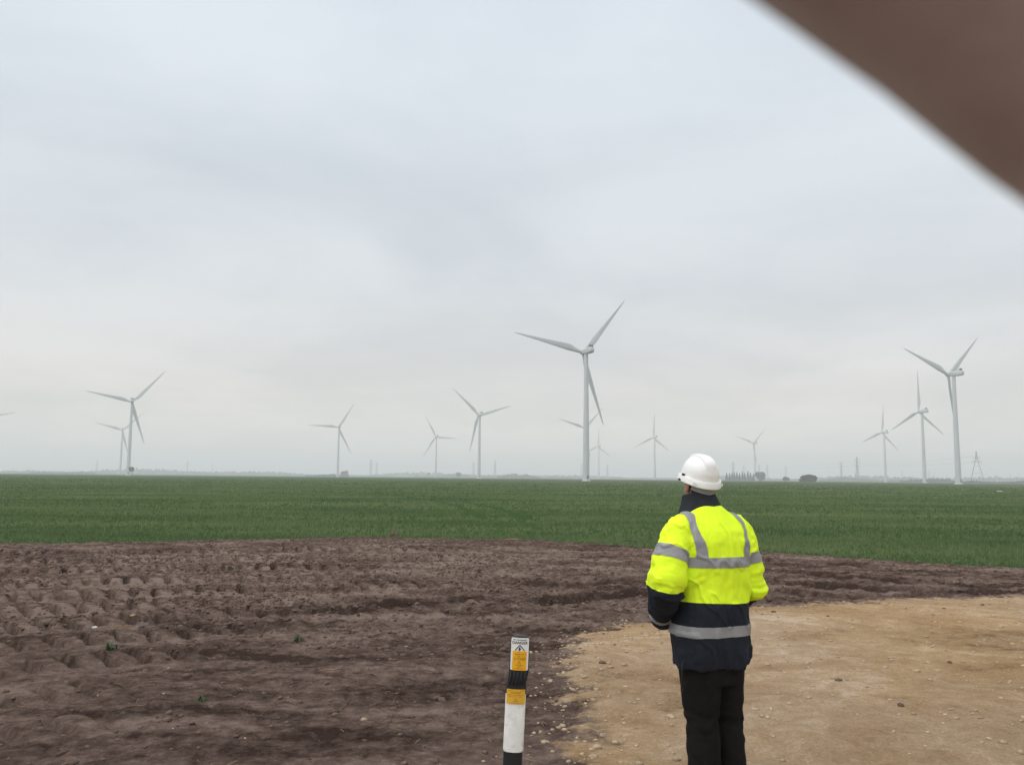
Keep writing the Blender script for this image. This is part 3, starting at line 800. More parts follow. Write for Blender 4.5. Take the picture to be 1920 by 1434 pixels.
# ------------------------------------------------------------------ crop
TRAM = [[gp(*p) for p in ((620, 918), (740, 926), (832, 938), (905, 955), (950, 975))], [gp(*p) for p in ((1150, 932), (1400, 945), (1650, 962), (1920, 985))]]
def crop():
    V = []; T = []; tint = []
    def patch(y0, y1, dens, nb, hgt, wid, seed):
        rg = np.random.default_rng(seed)
        n = int(dens * (y1 - y0) * 1.5 * y1)
        y = np.sqrt(rg.uniform(y0 ** 2, y1 ** 2, n)); x = y * rg.uniform(-0.72, 0.72, n)
        cs = crop_sd(x, y)
        ok = (cs > 0.25 * rg.normal(size=n)) & (rg.random(n) < 0.75 + 0.9 * fbm(x, y, 0.25, 3, 66))
        # wheelings of the sprayer, and the bare strips far off at the right
        for ln in TRAM:
            for off in (-0.9, 0.9):
                d_ = np.full(n, 9.0)
                for (xa, ya), (xb, yb) in zip(ln[:-1], ln[1:]):
                    ex, ey = xb - xa, yb - ya; l_ = math.hypot(ex, ey)
                    t_ = np.clip(((x - xa) * ex + (y - ya) * ey) / l_ ** 2, 0, 1)
                    d_ = np.minimum(d_, np.hypot(x - xa - t_ * ex + ey / l_ * off, y - ya - t_ * ey - ex / l_ * off))
                ok &= d_ > 0.28 + 0.1 * rg.random(n)
        ok &= ~((y > 110) & (x > -10) & (rg.random(n) < 0.55))
        x, y = x[ok], y[ok]; n = len(x)
        z = fields(x, y)[0]
        hs = hgt * (0.75 + 0.55 * (fbm(x, y, 0.5, 3, 71) + 0.5)) * (1 - 0.55 * np.exp(-np.clip(crop_sd(x, y), 0, 9) / 0.6))
        vs = []; tn = []
        for b in range(nb):
            a = rg.uniform(0, 2 * np.pi, n); l = hs * rg.uniform(0.55, 1.15, n); out = l * rg.uniform(0.15, 0.75, n)
            ox = x + rg.normal(size=n) * wid * 1.6; oy = y + rg.normal(size=n) * wid * 1.6
            ca, sa = np.cos(a), np.sin(a)
            p0 = np.stack([ox - sa * wid, oy + ca * wid, z - 0.01], 1); p1 = np.stack([ox + sa * wid, oy - ca * wid, z - 0.01], 1)
            p2 = np.stack([ox + ca * out, oy + sa * out, z + l], 1)
            vs.append(np.stack([p0, p1, p2], 1)); tn.append(rg.random(n))
        vs = np.concatenate(vs, 0); tn = np.concatenate(tn)
        return vs.reshape(-1, 3), np.repeat(tn, 3)
    for a in [(14, 27, 85, 5, 0.10, 0.011, 1), (27, 45, 26, 5, 0.11, 0.020, 2), (45, 85, 7, 5, 0.13, 0.045, 3), (85, 170, 1.5, 5, 0.16, 0.10, 4), (170, 420, 0.16, 5, 0.2, 0.26, 5)]:
        v, t = patch(*a); V.append(v); tint.append(t)
    V = np.concatenate(V); tint = np.concatenate(tint)
    T = np.arange(len(V), dtype=np.int32).reshape(-1, 3)
    o = meshobj('young_cereal_crop', V, T, MAT['grass'], smooth=False)
    at = o.data.attributes.new('tint', 'FLOAT', 'POINT'); at.data.foreach_set('value', np.ascontiguousarray(tint, dtype=np.float32))
    tag(o, kind='stuff')
crop()

# ------------------------------------------------------------------ stones, clods, sticks, weeds
def rock_shape(seed):
    rg = np.random.default_rng(seed)
    t = (1 + 5 ** 0.5) / 2
    v = np.array([(-1, t, 0), (1, t, 0), (-1, -t, 0), (1, -t, 0), (0, -1, t), (0, 1, t), (0, -1, -t), (0, 1, -t), (t, 0, -1), (t, 0, 1), (-t, 0, -1), (-t, 0, 1)], float) / 1.9
    f = np.array([(0, 11, 5), (0, 5, 1), (0, 1, 7), (0, 7, 10), (0, 10, 11), (1, 5, 9), (5, 11, 4), (11, 10, 2), (10, 7, 6), (7, 1, 8), (3, 9, 4), (3, 4, 2), (3, 2, 6), (3, 6, 8), (3, 8, 9), (4, 9, 5), (2, 4, 11), (6, 2, 10), (8, 6, 7), (9, 8, 1)])
    v *= rg.uniform(0.7, 1.2, (12, 1)); v *= np.array([1.25, 0.95, 0.55]) * rg.uniform(0.8, 1.2, 3)
    return v, f
ROCKS = [rock_shape(s) for s in range(14)]
def crumb_shape(seed):
    g = np.random.default_rng(seed)
    v = np.array([(1, 0, 0), (-1, 0, 0), (0, 1, 0), (0, -1, 0), (0, 0, 1), (0, 0, -1)], float) + g.normal(size=(6, 3)) * 0.25
    v *= np.array([1.2, 1.0, 0.75])
    return v, np.array([(0, 2, 4), (2, 1, 4), (1, 3, 4), (3, 0, 4), (2, 0, 5), (1, 2, 5), (3, 1, 5), (0, 3, 5)])
CRUMBS = [crumb_shape(s) for s in range(14)]
def scatter(name, mat, pts, sizes, seed, shapes=None):
    shapes = shapes or ROCKS
    rg = np.random.default_rng(seed); V = []; T = []; k = 0
    z = fields(pts[:, 0], pts[:, 1])[0]
    for (x, y), zz, s in zip(pts, z, sizes):
        v, f = shapes[rg.integers(14)]; a = rg.uniform(0, 6.28); ca, sa = math.cos(a), math.sin(a)
        w = v @ np.array([(ca, sa, 0), (-sa, ca, 0), (0, 0, 1)]) * s + np.array([x, y, zz + s * 0.12])
        V.append(w); T.append(f + k); k += len(v)
    o = meshobj(name, np.concatenate(V), np.concatenate(T).astype(np.int32), mat, smooth=False)
    return tag(o, kind='stuff')
def rand_fan(n, y0, y1, rg, k=0.72):
    y = np.sqrt(rg.uniform(y0 ** 2, y1 ** 2, n)); return np.stack([y * rg.uniform(-k, k, n), y], 1)
rg = np.random.default_rng(5)
P = rand_fan(60000, 4.4, 16, rg); sd_ = poly_sd(P[:, 0], P[:, 1], PAD)
edge = np.exp(-((sd_ - 0.05) / 0.38) ** 2) * sstep(13.5, 9, P[:, 1])
Pg = P[(rg.random(len(P)) < np.clip(edge * 0.36 + 0.13 * (sd_ > 0) + 0.002, 0, 1))]
scatter('gravel', MAT['stone'], Pg, np.clip(rg.lognormal(math.log(0.0095), 0.55, len(Pg)), 0.004, 0.03), 6)
P = rand_fan(90000, 4.4, 25, rg); sd_ = poly_sd(P[:, 0], P[:, 1], PAD); cs = crop_sd(P[:, 0], P[:, 1])
pr = np.where(sd_ > 0.0, 0.25 * np.exp(-np.clip(sd_, 0, 9) / 0.35), 1.0) * (cs < 0.4) * np.clip(0.10 + 0.5 * fbm(P[:, 0], P[:, 1], 0.5, 3, 77) + 0.08 * (P[:, 1] > 9), 0.01, 1)
Pc = P[rg.random(len(P)) < pr * 0.9]
scatter('soil_clods', MAT['clod'], Pc, np.clip(rg.lognormal(math.log(0.014), 0.5, len(Pc)), 0.006, 0.042), 7)
P = rand_fan(170000, 4.5, 25, rg); sd_ = poly_sd(P[:, 0], P[:, 1], PAD); cs = crop_sd(P[:, 0], P[:, 1])
mo_ = fbm(P[:, 0], P[:, 1], 0.5, 4, 88, 0.6) + 0.6 * fbm(P[:, 0], P[:, 1], 3.0, 2, 89)
edge_ = sstep(0, 1, np.minimum(-sd_, -cs) * 4)
left_ = sstep(3.0, -1.0, P[:, 0]) * sstep(7.6, 9.0, P[:, 1] + 0.35 * P[:, 0] * (P[:, 0] < 0))
Pk = P[rg.random(len(P)) < edge_ * (0.13 + 0.45 * left_) * np.clip(0.35 + 1.3 * mo_, 0.03, 1)]
scatter('soil_crumbs', MAT['clod'], Pk, np.clip(rg.lognormal(math.log(0.013), 0.5, len(Pk)) * (0.55 + 0.06 * np.minimum(Pk[:, 1], 14)), 0.004, 0.045), 8, CRUMBS)
# bits of straw trodden into the soil
Ps = rand_fan(900, 4.5, 13, rg); Ps = Ps[(poly_sd(Ps[:, 0], Ps[:, 1], PAD) < 0.3) & (crop_sd(Ps[:, 0], Ps[:, 1]) < 0)]
Vs = []; Fs = []
for (x_, y_), z_ in zip(Ps, fields(Ps[:, 0], Ps[:, 1])[0]):
    a_ = rg.uniform(0, 3.14); l_ = rg.uniform(0.012, 0.045); m_ = MB(); dx_, dy_ = math.cos(a_) * l_, math.sin(a_) * l_
    Vt, Ft = tube([(x_ - dx_, y_ - dy_, z_ + 0.006), (x_ + dx_, y_ + dy_, z_ + 0.006 + rg.uniform(0, 0.012))], 0.0016, 4)
    k_ = len(Vs); Vs += Vt; Fs += [tuple(i_ + k_ for i_ in f_) for f_ in Ft]
o = meshobj('straw_bits', Vs, Fs, MAT['straw'], smooth=False); tag(o, kind='stuff')
# the larger stones one by one
STONES = [(1126, 1262, 1.1, 'pale stone on the sand level with the black hinge of the post'),
          (1074, 1296, 1.0, 'pale stone right of the amber label on the post, on the dark soil edge'),
          (1032, 1276, 1.0, 'pale stone nearest the right of the black hinge of the post'),
          (1054, 1360, 1.1, 'pale stone to the right of the white part of the post, midway down'),
          (1118, 1300, 0.9, 'small pale stone on the sand between the post and the trousers'),
          (1012, 1262, 0.8, 'small pale stone close against the right side of the post head'),
          (1175, 1232, 0.9, 'pale stone on the sand left of the jacket hem'),
          (1240, 1215, 0.8, 'small pale stone just left of the lower reflective band of the jacket'),
          (1060, 1222, 0.9, 'pale stone at the upper tip of the stony edge beside the dark soil'),
          (1130, 1382, 1.1, 'large pale stone on the sand between the white part of the post and the trousers'),
          (1022, 1392, 1.0, 'pale stone near the lower right of the white part of the post'),
          (1112, 1420, 1.1, 'large pale stone nearest the bottom edge of the view'),
          (1200, 1345, 0.8, 'small pale stone on the sand closest to the left trouser leg')]
for i, (px, py, s, lab) in enumerate(STONES):
    x, y = gp(px, py); v, f = ROCKS[i]
    o = meshobj('stone', [tuple(q) for q in v * 0.026 * s], [tuple(q) for q in f], MAT['stone'], smooth=False)
    o.rotation_euler = (0.2, -0.1, random.uniform(0, 6.28)); o.location = (x, y, ground_z(x, y) + 0.002)
    tag(o, lab, 'stone', 'pale stones along the sand edge')
def lone_stone(px, py, s, lab, mat='stone', k=2):
    v, f = ROCKS[k]; x, y = gp(px, py)
    o = meshobj('stone', [tuple(q) for q in v * s], [tuple(q) for q in f], MAT[mat], smooth=False)
    o.location = (x, y, ground_z(x, y) + s * 0.2); tag(o, lab, 'stone')
lone_stone(178, 1180, 0.034, 'whitish stone alone on the dark soil at the left', 'pale', 3)
lone_stone(248, 1166, 0.035, 'yellowish stone on the dark soil right of the whitish stone', 'stick', 5)
lone_stone(1573, 1288, 0.03, 'small dark lump lying alone on the sand right of the man', 'clod', 4)
lone_stone(1690, 1334, 0.03, 'small dark lump on the sand nearest the lower right corner', 'clod', 6)
lone_stone(1780, 1250, 0.028, 'small dark lump on the sand farthest to the right', 'clod', 8)
def stick(px, py, l, rz, lab, mat='stick', r=0.012):
    x, y = gp(px, py); z = ground_z(x, y); mb = MB(); c, s = math.cos(rz) * l / 2, math.sin(rz) * l / 2
    mb.tube([(-c, -s, 0.0), (-c * 0.3, -s * 0.3 + 0.01, 0.012), (c * 0.4, s * 0.4 - 0.008, 0.008), (c, s, 0.016)], [r * 0.7, r, r, r * 0.6], 7)
    o = mb.build('stick', MAT[mat]); o.location = (x, y, z + r + 0.015); tag(o, lab, 'stick')
stick(960, 1014, 0.42, 0.05, 'short reddish stick lying at the edge of the green crop', 'stick', 0.022)
stick(1180, 1016, 0.5, -0.06, 'thin dark stick at the crop edge left of the man', 'bark', 0.02)
stick(617, 1262, 0.16, 0.05, 'pale straw lying on the smooth dark soil', 'stick', 0.006)
stick(228, 1180, 0.22, 0.3, 'pale straw beside the whitish stone', 'stick', 0.007)
def weed(px, py, s, lab, seed):
    rg = np.random.default_rng(seed); x, y = gp(px, py); V = []; Fc = []
    root = empty('weed', (x, y, ground_z(x, y)))
    for i in range(34):
        a = rg.uniform(0, 6.28); l = s * rg.uniform(0.4, 1.0); w = s * 0.075; e = rg.uniform(0.25, 1.2); b = rg.normal(size=2) * s * 0.25
        d_ = np.array([math.cos(a) * math.cos(e), math.sin(a) * math.cos(e), math.sin(e)]); sdv = np.array([-math.sin(a), math.cos(a), 0]) * w
        p = np.array([b[0], b[1], 0]); k = len(V); m_ = p + d_ * l * 0.5 + np.array([0, 0, 0.1 * l])
        V += [tuple(p - sdv * 0.4), tuple(p + sdv * 0.4), tuple(m_ + sdv), tuple(p + d_ * l), tuple(m_ - sdv)]; Fc += [(k, k + 1, k + 2, k + 4), (k + 4, k + 2, k + 3)]
    meshobj('leaves', V, Fc, MAT['weed'], root, smooth=False)
    mb = MB(); mb.tube([(0, 0, -0.02), (0.004, 0, s * 0.35)], [0.006, 0.003], 5); mb.build('stem', MAT['weed'], root)
    tag(root, lab, 'weed')
weed(207, 1232, 0.11, 'green weed tuft on the rough soil at the left', 1)
weed(560, 1208, 0.09, 'small green weed on the smooth soil near the middle', 2)
weed(377, 1312, 0.07, 'faint green weed low on the soil nearest the lower edge', 3)
x, y = bearing(1873, 176); mb = MB(); mb.ell((0, 0, 0.12), (0.55, 0.4, 0.16), 10, 6); mb.ell((0.4, 0.1, 0.10), (0.3, 0.3, 0.12), 10, 6)
o = mb.build('sack', MAT['pale']); o.location = (x, y, 0); tag(o, 'small pale sack lying far off in the crop at the right', 'sack')
x, y = gp(741, 1004); v, f = ROCKS[6]
o = meshobj('soil_lump', [tuple(q) for q in v * 0.17], [tuple(q) for q in f], MAT['clod'], smooth=False); o.location = (x, y, ground_z(x, y) + 0.06); tag(o, 'reddish soil lump standing up at the edge of the crop', 'soil lump')

# ------------------------------------------------------------------ marker post
def marker_post():
    X0, Y0 = 0.004, 4.1
    z0 = ground_z(X0, Y0)
    root = empty('marker_post', (X0, Y0, z0 + 0.097)); root.scale = (0.95, 1, 0.927); root.rotation_euler = (0, R(2.0), R(-3))
    hw = 0.047
    def sect(z, w, dpt, off, dx):
        ring = []
        n = 28
        for k in range(n):
            a = 2 * math.pi * k / n; ca, sa = math.cos(a), math.sin(a)
            x = w * math.copysign(abs(ca) ** 0.32, ca); y = dpt * math.copysign(abs(sa) ** 0.6, sa)
            y += -0.010 * (1 - (x / w) ** 2) if y < 0 else -0.006 * (1 - (x / w) ** 2)
            ring.append((x + dx, y - off, z))
        return ring
    def bend(z):      # the hinge has been knocked: the top leans out to the right
        return 0.004 * sstep(0.0, 0.7, np.array(z)) + 0.0115 * sstep(0.74, 0.85, np.array(z))
    rings = []
    for z in (-0.4, 0.2, 0.44, 0.72, 0.742):
        rings.append(sect(z, hw - 0.0015, 0.012, 0, float(bend(z))))
    mb = MB(); mb.loft(rings); mb.build('post_body', MAT['black'], root, autosmooth=50)
    # black flexible hinge and head
    rings = [sect(z, w, 0.0135, 0, float(bend(z))) for z, w in ((0.718, hw + 0.002), (0.722, hw + 0.003), (0.742, hw + 0.003), (0.770, hw - 0.001), (0.800, hw - 0.001), (0.822, hw + 0.001), (0.838, hw), (0.965, hw - 0.001),
             (0.982, hw - 0.003), (0.990, hw - 0.008), (0.9945, hw - 0.016), (0.996, hw - 0.026))]
    mb = MB(); mb.loft(rings); head = mb.build('hinge_head', MAT['black'], root, autosmooth=50)
    for k in range(5):
        xx = (-2 + k) * 0.017 + float(bend(0.79)); mb = MB(); mb.tube([(xx - 0.003, -0.0235, 0.76), (xx, -0.0245, 0.79), (xx + 0.003, -0.0235, 0.826)], 0.0032, 6); mb.build('rib', MAT['black'], head)
    # white sleeve
    rings = [sect(z, w, 0.0155, 0, float(bend(z))) for z, w in ((0.444, hw - 0.004), (0.447, hw), (0.455, hw + 0.0015), (0.6, hw + 0.0015), (0.717, hw + 0.0015))]
    mb = MB(); mb.loft(rings); mb.build('white_sleeve', MAT['white'], root, autosmooth=50)
    def plate(name, x0, x1, z0, z1, off, mat, parent, rad=0.006, cxn=None, th=0.0012, curve=0.010, base=0.0135, w=hw):
        """a thin curved plate that follows the front of the post"""
        cols = 16; V = []; Fc = []; zz = []
        rr = rad
        prof = []
        nr = 6
        for k in range(nr + 1): 
            a = math.pi / 2 * k / nr; prof.append((z0 + rr * (1 - math.cos(a)), rr * (1 - math.sin(a))))
        for k in range(nr + 1):
            a = math.pi / 2 * k / nr; prof.append((z1 - rr * (1 - math.sin(a)), rr * (1 - math.cos(a))))
        for layer in (0, 1):
            for z, ins in prof:
                for c in range(cols + 1):
                    x = x0 + ins + (x1 - x0 - 2 * ins) * c / cols
                    y = -(base + off + (th if layer == 0 else -0.001)) - curve * (1 - (x / w) ** 2)
                    V.append((x + float(bend(z)), y, z))
        m = len(prof); nn = cols + 1; L = m * nn
        for r in range(m - 1):
            for c in range(cols):
                a = r * nn + c; Fc.append((a, a + 1, a + nn + 1, a + nn)); Fc.append((L + a + nn, L + a + nn + 1, L + a + 1, L + a))
        for r in range(m - 1):
            a = r * nn; Fc.append((a, a + nn, L + a + nn, L + a)); a = r * nn + cols; Fc.append((a + nn, a, L + a, L + a + nn))
        for c in range(cols):
            a = c; Fc.append((a + 1, a, L + a, L + a + 1)); a = (m - 1) * nn + c; Fc.append((a, a + 1, L + a + 1, L + a))
        return meshobj(name, V, Fc, mat, parent, autosmooth=40)
    lab = plate('warning_label', -0.0425, 0.0425, 0.833, 0.988, 0.0005, MAT['label'], root, 0.007)
    am = plate('amber_panel', -0.034, 0.034, 0.833, 0.925, 0.0022, MAT['yellow'], lab, 0.0015)
    lab2 = plate('amber_label', -0.043, 0.0455, 0.674, 0.742, 0.0035, MAT['amber2'], root, 0.002)
    def yf(x, off): return -(0.0135 + off) - 0.010 * (1 - (x / hw) ** 2)
    def strokes(name, items, off, mat, parent):
        mb = MB()
        for (xa, za, xb, zb, t) in items:
            d_ = np.array([xb - xa, zb - za]); l = np.hypot(*d_); nrm = np.array([-d_[1], d_[0]]) / l * t / 2
            ns = max(1, int(l / 0.006)); V = []
            for layer in (0.0006, -0.0006):
                for k in range(ns + 1):
                    for sg in (-1, 1):
                        x = xa + d_[0] * k / ns + sg * nrm[0]; z = za + d_[1] * k / ns + sg * nrm[1]
                        V.append((x + float(bend(z)), yf(x, off) - layer, z))
            Fc = []; L = (ns + 1) * 2
            for k in range(ns):
                a = 2 * k; Fc += [(a, a + 1, a + 3, a + 2), (L + a + 2, L + a + 3, L + a + 1, L + a), (a, a + 2, L + a + 2, L + a), (a + 3, a + 1, L + a + 1, L + a + 3)]
            Fc += [(1, 0, L, L + 1), (L - 2, L - 1, 2 * L - 1, 2 * L - 2)]
            mb.add(V, Fc)
        return mb.build(name, mat, parent, smooth=False)
    def word(name, s, xc, z, width, cap, off, mat, parent):
        cu = bpy.data.curves.new('t', 'FONT'); cu.body = s; cu.size = 1.0; cu.extrude = 0.0; cu.offset = 0.022
        to = bpy.data.objects.new('t', cu); C.objects.link(to)
        dg = bpy.context.evaluated_depsgraph_get(); me = to.evaluated_get(dg).to_mesh()
        V = np.array([v.co[:] for v in me.vertices]); Fs = [tuple(p.vertices) for p in me.polygons]
        to.evaluated_get(dg).to_mesh_clear(); bpy.data.objects.remove(to); bpy.data.curves.remove(cu)
        V[:, 0] -= V[:, 0].min(); V[:, 1] -= V[:, 1].min()
        V[:, 0] = (V[:, 0] / V[:, 0].max() - 0.5) * width + xc; V[:, 1] = V[:, 1] / V[:, 1].max() * cap + z
        W = [(x + float(bend(zz)), yf(x, off) - 0.0006, zz) for x, zz, _ in V]
        return meshobj(name, W, Fs, mat, parent, smooth=False)
    word('danger_lettering', 'DANGER', 0.0, 0.9580, 0.074, 0.0140, 0.0018, MAT['ink'], lab)
    rgt = random.Random(4)
    def line(xa, xb, z, cap):       # a row of small print, too small to read in the photograph
        out = []; x = xa
        while x < xb - 0.001:
            l = rgt.uniform(0.0012, 0.0032)
            if rgt.random() < 0.82: out.append((x, z, min(x + l, xb), z, cap))
            x += l + rgt.uniform(0.0005, 0.0012)
        return out
    strokes('small_print', line(-0.034, 0.035, 0.9785, 0.0036), 0.0018, MAT['ink'], lab)
    tri = lambda xc, zb, w, h, t: [(xc - w, zb, xc, zb + h, t), (xc, zb + h, xc + w, zb, t), (xc + w, zb, xc - w, zb, t)]
    strokes('triangle_sign', tri(0, 0.927, 0.023, 0.027, 0.0042)[:2], 0.0020, MAT['ink'], lab)
    mb = MB(); z0_ = 0.9265
    V = [(x + float(bend(z)), yf(x, 0.0012) - 0.0004, z) for x, z in ((-0.019, z0_), (0.019, z0_), (0, 0.949))]
    mb.add(V, [(0, 1, 2)]); mb.build('triangle_fill', MAT['yellow'], lab, smooth=False)
    strokes('lightning_bolt', [(0.001, 0.9445, -0.004, 0.935, 0.0052), (-0.006, 0.934, 0.006, 0.936, 0.0042), (0.004, 0.9365, -0.002, 0.9285, 0.005), (-0.007, 0.9275, 0.0, 0.9285, 0.003)], 0.0022, MAT['ink'], lab)
    it = line(-0.006, 0.008, 0.919, 0.003) + line(-0.029, 0.030, 0.910, 0.004) + line(-0.014, 0.015, 0.900, 0.0042) + line(-0.031, 0.031, 0.892, 0.004) + line(-0.028, 0.029, 0.885, 0.004) + \
        tri(0, 0.864, 0.009, 0.014, 0.0012) + [(0, 0.874, -0.001, 0.867, 0.0025)] + line(-0.019, 0.02, 0.857, 0.0036) + line(-0.007, 0.008, 0.850, 0.003) + line(-0.019, 0.019, 0.842, 0.0032)
    strokes('small_print', it, 0.0034, MAT['ink2'], am)
    word('danger_lettering', 'DANGER', 0.002, 0.7225, 0.05, 0.0075, 0.0047, MAT['ink2'], lab2)
    it = line(-0.040, 0.042, 0.736, 0.003) + line(-0.038, 0.040, 0.715, 0.003) + line(-0.033, 0.036, 0.708, 0.0028) + tri(0.002, 0.684, 0.011, 0.017, 0.0016) + [(0.002, 0.695, 0.001, 0.687, 0.0022)] + line(-0.025, 0.03, 0.678, 0.002)
    strokes('small_print', it, 0.0047, MAT['ink2'], lab2)
    tag(root, 'black and white cable marker post with amber danger labels, knocked askew at its hinge', 'marker post')
marker_post()

# ------------------------------------------------------------------ people
def chain(mb, pts, rad, sub=5, n=14):
    P_, r_ = catmull(pts, rad, sub); V, Fc = tube(P_, r_, n, True, True); mb.add(V, Fc)
def se_ring(a, b, cx, cy, z, n=40, p=2.4, dz=None):
    out = []
    for k in range(n):
        t = 2 * math.pi * k / n; c, s = math.cos(t), math.sin(t)
        x = a * math.copysign(abs(c) ** (2 / p), c); y = b * math.copysign(abs(s) ** (2 / p), s)
        out.append((cx + x, cy + y, z + (dz(x, y) if dz else 0)))
    return out
def head_parts(mb, c, yaw, pitch=0.0):
    M = Matrix.Rotation(yaw, 3, 'Z') @ Matrix.Rotation(pitch, 3, 'X')
    T_ = lambda v: Vector(c) + M @ Vector(v)
    mb.ell(T_((0, -0.008, 0.035)), (0.074, 0.094, 0.082), 24, 16, M)          # cranium
    mb.ell(T_((0, 0.022, -0.035)), (0.062, 0.072, 0.080), 22, 14, M)          # face
    mb.ell(T_((0, 0.050, -0.088)), (0.034, 0.036, 0.026), 14, 10, M)          # chin
    mb.ell(T_((0.0, 0.086, 0.012)), (0.046, 0.012, 0.010), 12, 8, M)          # brow
    mb.loft([[T_((0.006 * math.cos(k * 1.0472) , 0.088 + 0.006 * math.sin(k * 1.0472), 0.008)) for k in range(6)],
             [T_((0.015 * math.cos(k * 1.0472), 0.100 + 0.014 * math.sin(k * 1.0472), -0.036)) for k in range(6)],
             [T_((0.008 * math.cos(k * 1.0472), 0.088 + 0.008 * math.sin(k * 1.0472), -0.046)) for k in range(6)]])
    for s in (-1, 1):
        mb.ell(T_((s * 0.079, -0.012, -0.020)), (0.011, 0.020, 0.034), 12, 10, M @ Matrix.Rotation(s * -0.25, 3, 'Z'))
        mb.ell(T_((s * 0.072, -0.004, -0.030)), (0.014, 0.014, 0.020), 10, 8, M)
    return T_, M
def hand(mb, wrist, knuckle, side_dir, palm_dir, s=1.0, curl=0.6, fingers=None):
    """palm from the wrist to the knuckles, four fingers of different length and a thumb from the side of the palm"""
    w = Vector(wrist); k = Vector(knuckle); fw = (k - w).normalized(); sdv = Vector(side_dir); sdv = (sdv - fw * sdv.dot(fw)).normalized()
    pd = Vector(palm_dir); pd = (pd - fw * pd.dot(fw) - sdv * pd.dot(sdv)).normalized()
    for i in range(4):
        o_ = (i - 1.5) * 0.020 * s
        chain(mb, [w + sdv * o_ * 0.6, k + sdv * o_ * 0.95], [0.015 * s, 0.0125 * s], 3, 10)
    L = [0.078, 0.088, 0.082, 0.064]
    for i in range(4):
        if fingers and fingers.get(i) is not None: 
            if fingers[i]: chain(mb, *fingers[i], 4, 12)
            continue
        p = k + sdv * (i - 1.5) * 0.020 * s; a = 0.25 + curl * 0.3; pts = [p]; l = L[i] * s
        for q, fr in enumerate((0.46, 0.31, 0.23)):
            pts.append(pts[-1] + (fw * math.cos(a) + pd * math.sin(a)) * l * fr); a += curl
        chain(mb, pts, [0.0105 * s, 0.0095 * s, 0.0088 * s, 0.0075 * s], 3, 10)
    p = w.lerp(k, 0.3) - sdv * 0.03 * s
    pts = [p, p - sdv * 0.020 * s + fw * 0.022 * s + pd * 0.012 * s, p - sdv * 0.024 * s + fw * 0.05 * s + pd * 0.024 * s, p - sdv * 0.014 * s + fw * 0.072 * s + pd * 0.034 * s]
    if not (fingers and 'thumb' in fingers): chain(mb, pts, [0.015 * s, 0.012 * s, 0.0105 * s, 0.009 * s], 3, 10)
    else: chain(mb, *fingers['thumb'], 3, 12)
def np_seg(Pv, pts, rad):
    """nearest distance, arc length and radius along a polyline"""
    best = np.full(len(Pv), 1e9); bs = np.zeros(len(Pv)); br = np.zeros(len(Pv)); s = 0
    for i in range(len(pts) - 1):
        a = np.array(pts[i]); e = np.array(pts[i + 1]) - a; l = np.linalg.norm(e)
        t = np.clip(((Pv - a) @ e) / l ** 2, 0, 1); d = np.linalg.norm(Pv - a - t[:, None] * e, axis=1)
        te = ((Pv - a) @ e) / l ** 2
        m = d < best; best = np.where(m, d, best)
        tt = t if 0 < i < len(pts) - 2 else (np.minimum(te, 1) if i == 0 else np.maximum(te, 0))
        bs = np.where(m, s + tt * l, bs); br = np.where(m, rad[i] + t * (rad[i + 1] - rad[i]), br); s += l
    return best, bs, br

